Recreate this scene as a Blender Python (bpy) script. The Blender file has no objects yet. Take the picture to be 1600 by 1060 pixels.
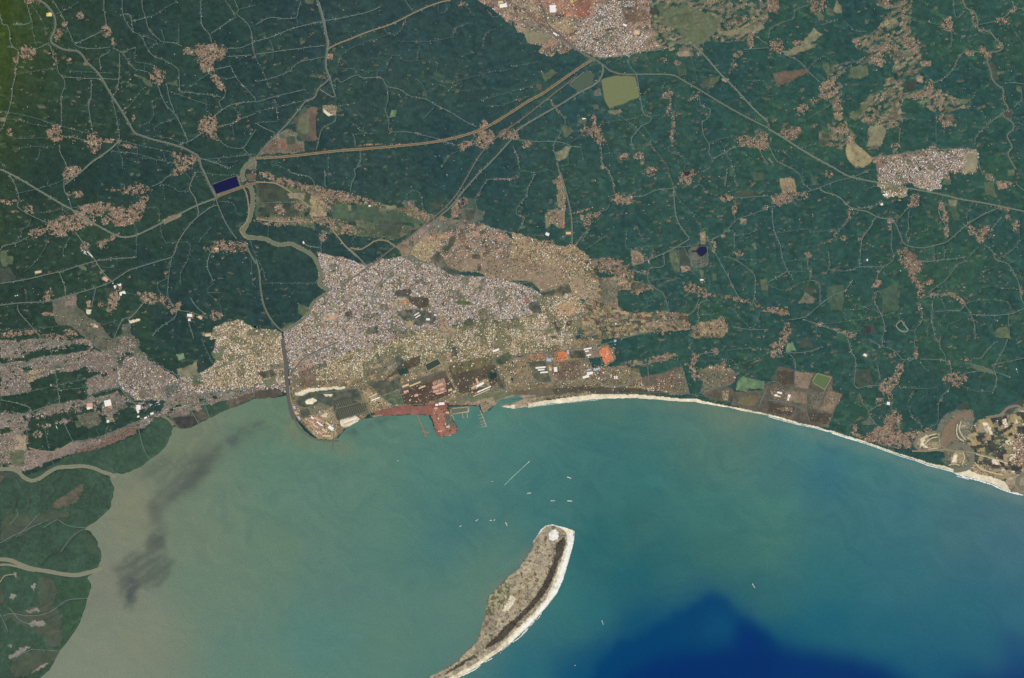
import bpy, math, random
import numpy as np
random.seed(7)
rng = np.random.default_rng(11)

# ---------------------------------------------------------------- camera, sky, sun, exposure
# One Blender unit is 20 m. North-west corner of the mapped land is (0, 0), x to the right, y down.
sc = bpy.context.scene
sc.unit_settings.system = 'METRIC'
sc.unit_settings.scale_length = 20.0
cd = bpy.data.cameras.new('camera')
cam = bpy.data.objects.new('camera', cd)
sc.collection.objects.link(cam)
CAM_H = 3000.0
cam.location = (0, 0, CAM_H)
cd.sensor_width = 36.0
cd.lens = 36.0 * CAM_H / 1600.0
cd.clip_start = 10.0
cd.clip_end = 40000.0
sc.camera = cam

SUN_EL, SUN_AZ = math.radians(52), math.radians(118)     # azimuth clockwise from north (up in the picture)
w = bpy.data.worlds.new('World')
sc.world = w
w.use_nodes = True
wn = w.node_tree
wn.nodes.clear()
wo = wn.nodes.new('ShaderNodeOutputWorld')
bg = wn.nodes.new('ShaderNodeBackground')
sky = wn.nodes.new('ShaderNodeTexSky')
sky.sky_type = 'NISHITA'
sky.sun_disc = False
sky.sun_elevation = SUN_EL
sky.sun_rotation = SUN_AZ
bg.inputs['Strength'].default_value = 0.07
wn.links.new(sky.outputs[0], bg.inputs[0])
wn.links.new(bg.outputs[0], wo.inputs[0])
ld = bpy.data.lights.new('sun', 'SUN')
ld.energy = 3.6
ld.angle = math.radians(0.5)
ld.color = (1.0, 0.955, 0.89)
sun = bpy.data.objects.new('sun', ld)
sun.rotation_euler = (math.pi / 2 - SUN_EL, 0, math.pi - SUN_AZ)
sun.location = (900, 500, 1500)
sc.collection.objects.link(sun)
sc.view_settings.view_transform = 'Standard'
sc.view_settings.look = 'None'
sc.view_settings.exposure = 0.0
sc.view_settings.gamma = 1.0

# light reaching a flat white sheet, per channel: turns a colour seen from above into the surface's own colour
LIT = np.array([1.086, 1.087, 1.121])
def lin(c):
    c = np.asarray(c, dtype=float) / 255.0
    return np.where(c <= 0.04045, c / 12.92, ((c + 0.055) / 1.055) ** 2.4)
def alb(c):
    return np.clip(lin(c) / LIT, 0.0, 0.9)
# ---------------------------------------------------------------- helpers
def G(tile, pts):
    """points read in a quarter-size map sheet (row, column) to map coordinates"""
    r, c = int(tile[0]), int(tile[1])
    return np.array([(c * 400 + x / 4.0, r * 265 + y / 4.0) for x, y in pts])
def parse(s):
    return [tuple(float(v) for v in p.split(',')) for p in s.split()]
def W(x, y, z=0.0):
    return (x - 800.0, 530.0 - y, z)

def hash01(ix, iy, seed=0):
    ix = ix.astype(np.int64); iy = iy.astype(np.int64)
    h = (ix * 374761393 + iy * 668265263 + seed * 974634777) & 0xFFFFFFFF
    h = ((h ^ (h >> 13)) * 1274126177) & 0xFFFFFFFF
    h = ((h ^ (h >> 16)) * 2246822519) & 0xFFFFFFFF
    return ((h ^ (h >> 15)) & 0xFFFFFF) / float(0xFFFFFF)
def vnoise(x, y, s, seed=0):
    x = x / s; y = y / s
    ix = np.floor(x); iy = np.floor(y)
    fx = x - ix; fy = y - iy
    fx = fx * fx * (3 - 2 * fx); fy = fy * fy * (3 - 2 * fy)
    a = hash01(ix, iy, seed); b = hash01(ix + 1, iy, seed)
    c = hash01(ix, iy + 1, seed); d = hash01(ix + 1, iy + 1, seed)
    return (a + (b - a) * fx) * (1 - fy) + (c + (d - c) * fx) * fy
def fbm(x, y, s, seed=0, n=4, rough=0.55):
    t = 0.0; amp = 1.0; tot = 0.0
    for k in range(n):
        t = t + amp * vnoise(x + 17.3 * k, y - 9.1 * k, s, seed + k); tot += amp
        amp *= rough; s *= 0.5
    return t / tot
def inside(px, py, poly):
    m = np.zeros(px.shape, bool)
    n = len(poly)
    for i in range(n):
        x1, y1 = poly[i]; x2, y2 = poly[(i + 1) % n]
        if y1 == y2: continue
        c = ((y1 > py) != (y2 > py)) & (px < (x2 - x1) * (py - y1) / (y2 - y1) + x1)
        m ^= c
    return m
def blur(a, r):
    r = int(round(r))
    if r < 1: return a
    k = np.exp(-0.5 * (np.arange(-2 * r, 2 * r + 1) / float(r)) ** 2); k /= k.sum()
    p = np.pad(a, ((2 * r, 2 * r), (0, 0)), mode='edge')
    o = sum(k[i] * p[i:i + a.shape[0]] for i in range(4 * r + 1))
    p = np.pad(o, ((0, 0), (2 * r, 2 * r)), mode='edge')
    return sum(k[i] * p[:, i:i + a.shape[1]] for i in range(4 * r + 1))
def smooth_line(P, step=2.5):
    P = np.asarray(P, float)
    if len(P) < 3: 
        return P
    out = []
    Q = np.vstack([2 * P[0] - P[1], P, 2 * P[-1] - P[-2]])
    for i in range(1, len(Q) - 2):
        p0, p1, p2, p3 = Q[i - 1:i + 3]
        n = max(1, int(np.hypot(*(p2 - p1)) / step))
        for t in np.arange(n) / n:
            out.append(0.5 * ((2 * p1) + (p2 - p0) * t + (2 * p0 - 5 * p1 + 4 * p2 - p3) * t * t + (3 * p1 - p0 - 3 * p2 + p3) * t ** 3))
    out.append(P[-1])
    return np.array(out)

# ---------------------------------------------------------------- materials
def new_mat(name, rough=0.9, spec=0.1):
    m = bpy.data.materials.new(name); m.use_nodes = True
    b = m.node_tree.nodes['Principled BSDF']
    b.inputs['Roughness'].default_value = rough
    b.inputs['Specular IOR Level'].default_value = spec * 0.5
    return m, m.node_tree, b
def vary(nt, colour_out, scale, amount, b, detail=3.0):
    """multiply a colour by a procedural noise around 1"""
    n = nt.nodes.new('ShaderNodeTexNoise'); n.inputs['Scale'].default_value = scale
    n.inputs['Detail'].default_value = detail
    tc = nt.nodes.new('ShaderNodeNewGeometry')
    nt.links.new(tc.outputs['Position'], n.inputs['Vector'])
    mr = nt.nodes.new('ShaderNodeMapRange')
    mr.inputs['From Min'].default_value = 0.25; mr.inputs['From Max'].default_value = 0.75
    mr.inputs['To Min'].default_value = 1 - amount; mr.inputs['To Max'].default_value = 1 + amount
    nt.links.new(n.outputs['Fac'], mr.inputs['Value'])
    vm = nt.nodes.new('ShaderNodeVectorMath'); vm.operation = 'SCALE'
    nt.links.new(colour_out, vm.inputs[0]); nt.links.new(mr.outputs[0], vm.inputs['Scale'])
    return vm.outputs[0]
def attr_mat(name, scale=0.9, amount=0.18, rough=0.9, spec=0.1):
    m, nt, b = new_mat(name, rough, spec)
    a = nt.nodes.new('ShaderNodeAttribute'); a.attribute_name = 'Col'
    o = vary(nt, a.outputs['Color'], scale, amount, b)
    nt.links.new(o, b.inputs['Base Color'])
    return m
_mc = {}
def flat_mat(name, rgb, scale=0.7, amount=0.15, rough=0.85, spec=0.15):
    key = (name, tuple(rgb))
    if key in _mc: return _mc[key]
    m, nt, b = new_mat(name, rough, spec)
    r = nt.nodes.new('ShaderNodeRGB'); r.outputs[0].default_value = (*alb(rgb), 1)
    o = vary(nt, r.outputs[0], scale, amount, b)
    nt.links.new(o, b.inputs['Base Color'])
    _mc[key] = m
    return m

# ---------------------------------------------------------------- objects
def tag(o, label=None, cat=None, group=None, kind=None):
    if label: o['label'] = label
    if cat: o['category'] = cat
    if group: o['group'] = group
    if kind: o['kind'] = kind
    return o
def mesh_np(name, verts, quads, mat, cols=None, parent=None, smooth=False):
    me = bpy.data.meshes.new(name)
    verts = np.asarray(verts, dtype=np.float32); quads = np.asarray(quads, dtype=np.int32)
    k = quads.shape[1]
    me.vertices.add(len(verts)); me.vertices.foreach_set('co', verts.ravel())
    me.loops.add(quads.size); me.loops.foreach_set('vertex_index', quads.ravel())
    me.polygons.add(len(quads))
    me.polygons.foreach_set('loop_start', np.arange(0, quads.size, k, dtype=np.int32))
    me.update(calc_edges=True)
    if smooth: me.polygons.foreach_set('use_smooth', np.ones(len(quads), bool))
    if cols is not None:
        a = me.color_attributes.new('Col', 'FLOAT_COLOR', 'POINT')
        c = np.ones((len(verts), 4), np.float32); c[:, :3] = cols
        a.data.foreach_set('color', c.ravel())
    me.materials.append(mat)
    o = bpy.data.objects.new(name, me); sc.collection.objects.link(o)
    if parent: o.parent = parent
    return o
def mesh_py(name, verts, faces, mat, parent=None):
    me = bpy.data.meshes.new(name); me.from_pydata([tuple(v) for v in verts], [], faces)
    me.materials.append(mat); me.update()
    o = bpy.data.objects.new(name, me); sc.collection.objects.link(o)
    if parent: o.parent = parent
    return o
def ribbon(name, P, wid, z, mat, parent=None, jag=0.0, thick=0.0):
    P = np.asarray(P, float)
    d = np.gradient(P, axis=0); L = np.hypot(d[:, 0], d[:, 1]) + 1e-9
    nrm = np.stack([-d[:, 1] / L, d[:, 0] / L], 1)
    wv = np.full(len(P), wid / 2.0)
    if jag: wv = wv * (1 + jag * (rng.random(len(P)) - 0.5) * 2)
    A = P + nrm * wv[:, None]; B = P - nrm * wv[:, None]
    n = len(P)
    v = np.zeros((2 * n, 3)); v[0::2, 0] = A[:, 0] - 800; v[0::2, 1] = 530 - A[:, 1]
    v[1::2, 0] = B[:, 0] - 800; v[1::2, 1] = 530 - B[:, 1]; v[:, 2] = z
    i = np.arange(n - 1) * 2
    q = np.stack([i, i + 1, i + 3, i + 2], 1)
    if thick:
        v2 = v.copy(); v2[:, 2] -= thick
        o2 = 2 * n
        sides = np.concatenate([np.stack([i, i + 2, i + 2 + o2, i + o2], 1), np.stack([i + 1, i + 1 + o2, i + 3 + o2, i + 3], 1),
                                np.array([[0, o2, 1 + o2, 1], [2 * n - 2, 2 * n - 1, 2 * n - 1 + o2, 2 * n - 2 + o2]])])
        v = np.vstack([v, v2]); q = np.vstack([q, sides])
    return mesh_np(name, v, q, mat, parent=parent)
def plate(name, P, z, mat, thick=0.0, parent=None):
    v = [W(x, y, z) for x, y in P]; n = len(v)
    f = [tuple(range(n))]
    if thick:
        v += [W(x, y, z - thick) for x, y in P]
        f += [(i, (i + 1) % n, (i + 1) % n + n, i + n) for i in range(n)]
    return mesh_py(name, v, f, mat, parent)
def boxes(name, C, S, ang, H, z0, cols, mat, roof=None):
    """many plain houses in one mesh: centres, sizes, angles, heights; five faces each"""
    n = len(C)
    ux, uy = np.cos(ang), np.sin(ang)
    hx, hy = S[:, 0] / 2, S[:, 1] / 2
    V = np.zeros((n, 8, 3))
    for k, (a, b) in enumerate(((-1, -1), (1, -1), (1, 1), (-1, 1))):
        x = C[:, 0] - 800 + a * hx * ux - b * hy * uy
        y = 530 - C[:, 1] + a * hx * uy + b * hy * ux
        V[:, k, 0] = x; V[:, k, 1] = y; V[:, k, 2] = z0
        V[:, k + 4, 0] = x; V[:, k + 4, 1] = y; V[:, k + 4, 2] = z0 + H
    base = (np.arange(n) * 8)[:, None, None]
    F = np.array([[4, 5, 6, 7], [0, 1, 5, 4], [1, 2, 6, 5], [2, 3, 7, 6], [3, 0, 4, 7]])[None]
    return mesh_np(name, V.reshape(-1, 3), (base + F).reshape(-1, 4), mat, cols=np.repeat(cols, 8, axis=0))

# ---------------------------------------------------------------- colours of the ground (as seen in daylight)
PAL = dict(tan=(165, 145, 118), brn=(118, 98, 84), gry=(105, 110, 98), olv=(100, 112, 84), grn=(76, 98, 80), dgr=(74, 84, 74),
  pnk=(178, 142, 122), red=(146, 98, 80), org=(212, 128, 90), ora=(176, 124, 100), orb=(170, 118, 92), orn=(190, 150, 110), snd=(226, 214, 186),
  wht=(228, 220, 210), dbr=(82, 75, 65), brg=(122, 120, 100), grl=(118, 146, 104), yel=(225, 195, 120), mvb=(142, 124, 114),
  gol=(138, 134, 104), citn=(140, 122, 106), nemo=(98, 100, 84), vilm=(110, 98, 86), dkf=(70, 76, 68), dpu=(60, 60, 66),
  tgo=(165, 150, 110), bgr=(112, 110, 94), tab=(168, 148, 112), smid=(88, 100, 78), brp=(146, 126, 104), fieb=(158, 138, 110),
  fiec=(126, 116, 92), cit=(162, 152, 140), cita=(142, 130, 116), citb=(162, 148, 116), citc=(172, 156, 128), coas=(134, 124, 114), pkb=(130, 104, 92), dkb=(98, 90, 78), isw=(82, 76, 66), man=(60, 82, 68),
  brk=(108, 98, 84), port=(136, 124, 100), bgo=(118, 110, 76), grf=(66, 94, 72), grd=(50, 84, 66), dbp=(86, 70, 63), rer=(152, 96, 84),
  brr=(172, 108, 90), dpg=(82, 86, 76), delt=(130, 122, 96), isl=(152, 142, 118), isd=(166, 152, 126), olb=(118, 116, 88),
  snw=(244, 242, 232), whg=(138, 134, 124), bro=(98, 96, 80), mgr=(60, 84, 66), grg=(84, 104, 62))
FOR_L, FOR_M, FOR_R = (45, 64, 54), (45, 68, 65), (49, 79, 72)  # tree greens with the bluish veil of air haze mixed into the colour
MIX = {  # parcels: list of palette names ('for' leaves the trees), cell w, h, angle in degrees
  'citn': (['pnk', 'citn', 'gol', 'tan', 'brn', 'mvb', 'gry', 'citn', 'dgr'], 9, 6, -20),
  'nemo': (['gol', 'gry', 'for', 'mvb', 'olv', 'gol', 'for', 'nemo', 'bgr', 'for', 'tan', 'gry', 'for', 'for'], 6, 3.4, -28),
  'vilm': (['pnk', 'brn', 'vilm', 'for', 'mvb', 'for', 'gry'], 5, 3, -8),
  'smid': (['smid', 'grn', 'dgr', 'olv', 'smid', 'for', 'grn', 'bgr'], 11, 8, 5),
  'fieb': (['fieb', 'brp', 'tan', 'brn', 'fieb', 'gol', 'tab', 'dgr', 'fieb'], 5, 3.5, -15),
  'fiec': (['fiec', 'tab', 'dgr', 'gol', 'bgr', 'tan', 'dbr', 'olv', 'brp', 'grn', 'brn'], 5, 4, -5),
  'coas': (['coas', 'mvb', 'gry', 'dgr', 'coas', 'gry', 'for', 'bgr', 'brn'], 7, 4, -12),
  'port': (['port', 'bgo', 'brn', 'port', 'tab', 'dgr', 'gol'], 8, 5, -18),
  'delt': (['tab', 'dpu', 'dgr', 'gol', 'delt', 'dkf', 'tan', 'dpu', 'tgo', 'dkf', 'snd'], 6.5, 5.5, -12),
  'cita': (['cita', 'cit', 'mvb', 'cita', 'brn', 'cita', 'gry'], 7, 5, 25),
  'citb': (['citb', 'gol', 'citb', 'olv', 'cita', 'tan', 'citb'], 8, 6, 20),
  'citc': (['citc', 'tab', 'citc', 'cita', 'brp'], 6, 5, -20),
  'cit': (['cit', 'cita', 'cit', 'mvb', 'cit', 'tan'], 5, 4, 35),
}
DENS = {'citn': 0.22, 'nemo': 0.10, 'vilm': 0.5, 'smid': 0.06, 'fieb': 0.26, 'fiec': 0.26, 'coas': 0.33, 'port': 0.14, 'delt': 0.03,
        'cit': 1.0, 'cita': 0.9, 'citb': 0.8, 'citc': 0.9}
ROADS = """
00 C 230,0 275,22 315,65 340,110 345,160 335,200 318,235 320,265 345,285 400,312 480,322 520,355 540,390 590,435 630,485 665,545 700,605 740,665 780,730 835,825 870,845 960,875 1060,900 1140,925 1200,955 1235,980 1250,1020 1262,1062
00 m 0,85 15,150 45,158 60,200 62,250 80,290 115,318
00 m 45,295 80,292
00 m 215,310 265,290 305,268
00 m 115,390 98,420 95,480 80,540 72,620 55,690 35,740 20,790 0,820
00 m 330,350 355,400 365,450 400,500 405,540 385,600 385,690 382,790
00 m 310,280 325,320 335,370
00 s 0,695 120,715 240,745 330,775 480,815 560,835
00 s 0,745 100,750 200,775 300,795
00 m 650,0 650,60 662,130 660,160
00 m 710,300 760,325 850,295
00 m 760,325 800,380 840,430 880,440 920,450
00 m 745,335 748,430 740,520 730,570
00 m 330,0 360,50 395,110 415,160 445,230 470,280 520,300 600,305 690,295
00 s 345,90 420,60 490,15
00 m 170,30 185,90 195,135 150,155 80,155
00 s 200,140 205,200 230,290
00 s 190,30 240,90 280,160 290,230
00 m 470,275 560,235 630,200
00 m 690,310 670,335 625,360 630,440
00 m 765,0 765,70 785,130 830,195 880,225 920,300 960,350 1030,380 1110,430 1120,490 1130,570 1200,580 1380,605
00 m 750,95 812,95 830,190
00 m 820,135 905,115
00 m 888,0 890,50 910,110 925,170 960,215 1010,258 1090,270 1140,290
00 s 905,115 980,90 1050,40 1110,10
00 s 1005,180 1030,255
00 s 890,220 980,265 930,305
00 s 1118,150 1118,280
00 s 850,300 845,380 900,395 960,410 985,430
00 s 905,400 905,440
00 m 1255,0 1258,130 1275,180 1310,215 1322,265
00 m 1320,210 1400,155 1470,110
00 m 1405,0 1440,50 1475,108
00 m 1465,0 1490,60 1480,90 1530,130 1565,180 1575,240 1580,300 1600,365
00 s 1490,60 1600,35
00 m 1415,305 1500,300 1555,280 1600,260
00 m 1420,355 1570,345
00 s 1410,495 1480,482
00 m 1440,410 1480,490 1530,545 1590,610 1600,640
00 m 1345,435 1440,415
00 s 1180,550 1230,510 1300,465
00 m 1415,560 1400,610 1370,640 1395,690
00 m 1330,735 1400,680 1470,650 1600,635
00 s 1055,570 1140,600 1310,660
00 s 1290,620 1290,700
00 m 985,530 1010,600 1040,660 1090,710 1130,780 1175,880
00 m 1040,520 1060,620 1090,700
00 s 1010,615 955,635 960,720 930,765 865,795
00 s 1095,740 980,785 965,820
00 m 1365,790 1440,775 1500,745 1600,710
00 m 1350,845 1390,895 1440,922 1515,925 1560,870 1600,810
00 m 1515,925 1600,1010
00 m 1120,905 1190,880 1260,835
00 s 1450,780 1465,850
00 s 1455,665 1500,715
00 m 400,482 520,490 630,492 740,497
00 s 110,465 250,440 350,430
00 s 430,445 700,458
00 m 572,500 570,600 555,660 570,770 580,820
00 m 698,610 720,700 740,800 748,880 735,920
00 s 735,700 800,670 850,610 885,560 910,545
00 s 780,510 860,540
00 s 90,868 300,862
00 m 395,860 440,855 540,880
00 B 745,880 700,925 640,970 580,1010 525,1058
00 s 80,940 180,920 340,920
00 s 250,930 240,990 220,1000
00 m 375,905 375,950 400,1000 420,1050
00 s 0,1010 30,1040 40,1060
00 s 750,880 900,915 1000,935 1090,958
00 s 690,945 800,955 870,965 950,990 1090,1025
00 s 870,985 1040,1005
00 s 860,920 855,980
00 s 1020,950 1035,1005
00 s 880,850 1000,855 1100,880 1150,915
00 m 1250,990 1350,1020 1440,1055
00 s 1270,1000 1600,965
00 s 1320,1015 1480,1015
00 s 735,920 765,1000 765,1060
01 C 380,0 410,100 430,190 445,270 440,330 435,420 460,490
01 C 460,490 430,520 385,560 365,610 310,635 280,670 240,720 180,790 130,840 60,910 0,985
01 M 395,15 425,120 443,220 455,270 445,330 440,420 465,490 480,550 495,600 480,608 400,560
01 m 0,155 60,120 110,110 180,118 250,110 265,60 280,10
01 s 255,110 262,170
01 m 0,258 100,230 200,190 300,160 410,135 550,110 700,75 780,42
01 m 0,340 150,320 300,300 430,285
01 m 0,510 80,495 200,450 240,410 290,385 400,362 435,358
01 s 0,365 50,460 90,555
01 s 90,250 105,310 108,370
01 m 0,640 100,610 200,585 310,560
01 s 0,700 90,680 200,655 330,620
01 s 85,670 90,685
01 s 120,620 140,750
01 s 20,765 130,762
01 m 0,770 60,805 120,830
01 b 445,310 500,280 600,240 700,200 850,150 980,85 1080,40 1170,10 1215,5
01 m 930,0 980,70
01 s 940,110 910,180 870,215 820,205 800,175
01 s 830,215 700,260 600,300 540,345 515,400 510,425 600,432 660,440 700,450 770,440 800,445 820,415 845,355 870,345 910,355 930,380 1120,390 1122,480 1150,510 1200,520 1300,495 1450,455 1600,432
01 m 480,515 510,490 530,515 600,480 640,470 670,488 780,487 820,540 900,560 960,600 1060,620 1120,655 1220,705 1300,755 1380,795
01 s 765,440 750,485
01 s 495,520 490,570 500,620 498,690
01 m 500,720 490,760 420,800 400,840 390,890 375,940
01 s 510,660 620,648
01 m 820,545 825,620 808,690 830,750 838,820 940,825 1020,840 1120,865 1250,910
01 s 1070,620 1045,540 1000,490
01 s 1045,745 1115,670
01 s 890,258 1030,262 1120,255 1240,230
01 s 1030,262 1005,380
01 s 1230,230 1250,180 1340,140
01 s 1140,525 1180,545 1220,565 1340,568
01 s 1415,300 1440,210 1500,180
01 s 1405,630 1500,600 1600,575
01 s 1440,663 1530,660 1600,638
01 s 1300,30 1370,100
01 s 1450,70 1480,105 1530,100
01 s 1140,30 1145,80 1180,80 1200,50 1185,20
01 s 600,840 740,835
01 s 615,775 640,800 670,830 672,800
01 m 605,840 620,880 620,920
01 m 650,950 655,1000 630,1050 610,1058
01 s 110,1000 100,1030 150,1040 190,1060
01 s 450,1060 455,960
01 A 0,990 150,982 300,968 500,945 700,930 900,912 1100,890 1250,860 1370,825 1440,795 1520,750 1600,700
01 R 1600,785 1540,830 1480,880 1430,930 1380,1000 1345,1060
01 B 1600,868 1540,935 1480,1000 1420,1060
01 s 1160,1050 1200,980 1260,945
02 R 0,20 80,70 170,150 260,210 340,265 430,330 520,385
02 R 170,0 200,70 225,150 300,220 380,290
02 A 0,700 100,635 200,580 300,510 400,440 500,375
02 M 0,130 80,145 160,175 250,220 340,260 440,330 520,375
02 B 500,360 560,400 620,445 700,465 850,465 1000,470 1080,510 1160,555 1300,640 1450,725 1600,800
02 R 0,790 120,700 225,615 335,530 400,480
02 B 0,845 40,810 150,740 300,655 420,580 500,540 550,495 570,440 560,400
02 m 230,612 270,670 310,715 335,765 300,840 270,885 262,940 285,1010 292,1060
02 m 0,870 120,885 270,885 340,900 375,915 430,920
02 s 375,915 350,960 350,1025 295,1040
02 s 350,1030 400,1030
02 B 1125,275 1200,345 1300,460 1400,560 1500,670 1600,765
02 m 540,365 660,350 780,330 800,325 960,305 1010,270 1120,275
02 s 660,365 700,385 770,370 800,340
02 m 725,375 740,420 775,460 785,500 800,600 815,680 830,720 870,735 860,765 810,790 750,860 750,900 770,940
02 s 870,730 960,715
02 s 560,775 640,755 750,745 830,715
02 s 660,705 700,740 790,815 880,920 960,1025 985,1060
02 m 545,900 560,950 560,1000 570,1040
02 s 560,965 680,955
02 s 960,510 940,560 960,600 985,620 1000,680 1000,760 1010,870 980,930 990,950 1050,970 1085,1020 1075,1060
02 m 1170,600 1185,665 1240,685 1220,740 1190,770 1200,850 1235,905 1230,950 1255,990 1310,965 1400,915
02 s 1255,990 1240,1030 1200,1050
02 s 1310,965 1315,1000
02 s 1235,905 1300,870 1400,850
02 m 1540,930 1580,1000 1600,1030
02 s 1310,890 1350,980 1390,1060
02 s 1110,290 1130,390 1160,500
02 s 1115,430 1190,450
02 m 1490,210 1540,240 1600,280
02 m 1450,310 1600,300
02 s 1480,320 1430,330 1400,370 1370,420 1360,470
02 s 1470,505 1570,508 1600,540
02 s 0,420 100,400 160,385
02 s 0,570 80,550 150,530
02 s 0,635 60,620 110,600
02 m 5,915 30,970 50,1060
02 s 370,890 440,840
02 s 430,915 440,960 450,1010
02 s 820,790 900,900
03 m 0,240 15,180 80,145 160,115 170,65 260,30
03 m 110,345 190,380 250,445 325,515
03 s 250,430 310,370 370,350
03 m 330,160 440,120
03 s 480,130 540,190 620,200
03 B 0,805 100,865 200,930 300,990 430,1060
03 M 0,900 50,1000 100,1030 160,1060
03 R 0,770 10,800
03 K 1215,0 1240,50 1290,80 1310,130 1315,180 1385,200 1420,240 1470,290 1440,320 1390,330 1370,380 1390,440 1400,490 1430,530 1470,560 1470,620 1500,680 1470,720 1530,770 1530,810 1495,850 1525,920 1500,960 1520,1010 1550,1060
03 m 1160,0 1165,80 1185,110 1230,70
03 m 1530,0 1530,50 1500,90 1470,110
03 m 1530,45 1600,60
03 m 1320,155 1415,135
03 s 1250,240 1310,215
03 s 1250,240 1270,300
03 m 1150,210 1145,280 1120,310
03 m 1035,520 1100,490 1150,440 1195,360 1235,325 1320,325
03 s 1520,160 1580,250 1600,280
03 s 1480,285 1560,260
03 m 1480,525 1520,518 1600,525
03 m 1540,670 1585,620 1580,560
03 m 1480,690 1440,730 1380,770 1330,820 1300,860 1290,910
03 s 1540,765 1600,780
03 s 1270,840 1285,890
03 M 670,985 850,960 1050,938 1200,930 1290,935
03 m 1300,970 1330,1060
03 s 1020,660 1055,720 1050,800 1055,880 1030,920
03 m 805,770 820,810 820,890 790,920
03 s 860,755 920,730
03 s 370,360 480,470
03 s 500,490 510,420 530,395 600,380
03 s 410,410 520,390 640,370
03 s 260,740 290,720 400,650
03 s 1340,700 1370,770
03 s 0,600 60,590
03 s 900,130 1000,140 1060,155
03 s 20,930 80,945 150,990
03 s 310,900 200,930
10 B 0,0 50,20 150,75 250,135 400,225 440,245 520,300 600,345 700,400 760,422 840,415 920,380 1000,340 1100,290 1230,225 1350,180
10 A 1350,175 1420,145 1530,105 1600,85
10 m 50,20 80,70 100,110 120,185 110,230 160,270 220,300 300,335
10 s 100,150 220,125 340,90 400,60
10 B 405,95 525,0
10 m 400,60 402,130 430,180 447,240
10 s 320,340 440,245 600,235
10 s 230,265 300,270 400,235
10 s 195,310 170,360 140,365 130,410 100,450 95,480
10 m 0,505 30,475 100,460 180,420
10 s 290,415 290,470 250,540 200,600 150,640
10 s 440,425 400,490 395,540
10 M 470,390 500,430 540,490 590,560 640,640 710,710
10 M 0,712 150,690 300,655 400,632 500,600 640,565 850,550
10 s 850,550 855,450 850,350
10 m 370,640 400,720 412,790
10 M 0,848 150,832 300,825 420,790 580,745 690,705 800,635 900,600 1000,570 1080,540 1110,460 1160,380 1220,310 1320,235 1360,225
10 M 1225,15 1185,115 1220,180 1240,260 1235,290
10 s 1160,20 1195,60
10 s 1000,90 1080,110 1120,140 1185,120
10 m 950,105 1000,85 1040,50 1080,30
10 s 1225,15 1300,25 1400,35 1520,30
10 s 910,240 985,243 1000,310 1010,400 1040,465
10 s 1040,460 1170,455 1190,490 1170,570 1130,650 1130,720
10 s 1240,455 1320,360
10 m 1075,545 1055,660 1050,790 1085,850
10 s 1050,680 990,710 990,750 1015,780
10 m 1320,510 1300,560 1300,620 1335,700
10 s 1340,710 1300,745 1310,780 1370,840 1390,910
10 s 1300,770 1380,770
10 m 1190,800 1230,860 1285,905
10 s 760,765 860,785 900,780
10 M 800,940 850,890 900,830
10 m 820,920 770,940 735,1000 715,1050
10 m 600,740 575,850
10 m 1090,860 1095,920 1000,990 950,1040
10 m 1110,880 1200,895 1300,930
10 m 1175,940 1210,1055
10 m 110,845 118,890 170,950 230,1020 265,1060
10 s 1375,200 1440,205 1470,230 1475,260
10 M 1350,180 1360,215 1400,310 1440,380 1480,435
10 K 1535,450 1550,500 1600,590
10 C 1265,0 1310,100 1350,180
10 s 0,1005 150,1000 370,980
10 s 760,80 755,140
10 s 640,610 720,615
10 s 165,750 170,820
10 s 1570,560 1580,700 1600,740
10 s 1560,440 1600,540
10 s 640,970 740,940
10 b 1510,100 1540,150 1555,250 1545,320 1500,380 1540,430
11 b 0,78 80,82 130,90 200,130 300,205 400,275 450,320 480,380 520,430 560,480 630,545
11 b 590,490 650,500 700,475 750,445 810,445 870,480 910,510 915,545
11 B 580,490 640,550 690,605
11 R 1345,0 1300,80 1250,160 1170,250 1050,345 950,430 860,490 780,550 690,620 560,710 530,750
11 B 1415,0 1300,130 1220,230 1150,290
11 M 1150,290 1080,370 1000,460 950,540 900,590 830,640 760,720 730,780 725,860
11 m 200,0 230,25 330,45 365,85 360,110
11 m 430,0 432,110
11 m 615,0 620,40 600,80 590,140
11 s 935,210 945,160 990,130 1030,160 1045,240
11 m 1600,65 1470,60 1430,85 1400,140 1375,180 1380,250 1370,300 1350,320
11 m 1380,325 1460,360 1540,385 1600,395
11 s 20,208 220,208
11 s 80,350 75,420
11 b 0,310 150,325 300,320
11 m 300,455 320,475 400,485 410,430 420,390
11 m 405,485 408,530
11 K 0,560 20,640 30,750 50,850 90,930 130,980 165,1010
11 s 10,560 50,640 60,700
11 M 165,1000 180,985 250,960 300,930
11 s 590,460 640,390
11 s 945,390 1000,320
11 s 40,710 370,710
11 K 915,548 950,545 980,540 1010,565 1080,585 1110,560
11 m 480,765 540,765 700,790 850,800 960,795
11 m 1480,900 1480,980
11 m 1600,580 1540,680
11 s 560,300 720,230 
11 s 720,340 1000,360
12 s 0,55 40,45 60,10 150,18 240,0
12 m 135,25 130,60 100,110 90,170 50,210 25,260 35,285 75,300 60,350 35,390
12 B 290,0 315,60 345,170 370,290 376,400 375,465
12 m 600,0 625,60 638,140
12 m 760,170 820,165 900,130 1010,118
12 m 550,260 590,250 612,215
12 s 340,310 440,300
12 M 1010,118 1015,200 1025,290 1050,350 1085,400 1105,435 1050,470 980,510 850,565 760,600
12 s 975,0 1010,100 1040,180 1090,235 1160,320 1195,385
12 m 1195,385 1230,450 1280,540 1340,650 1415,800
12 s 1020,290 900,350
12 m 990,490 1100,480 1180,455 1270,430 1350,375 1405,315 1500,280 1600,240
12 s 1170,50 1170,90 1195,110 1220,140 1290,165
12 m 1130,115 1170,95
12 m 1180,15 1220,0
12 m 1340,0 1340,50 1330,100
12 s 1390,20 1400,80 1420,105
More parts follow.
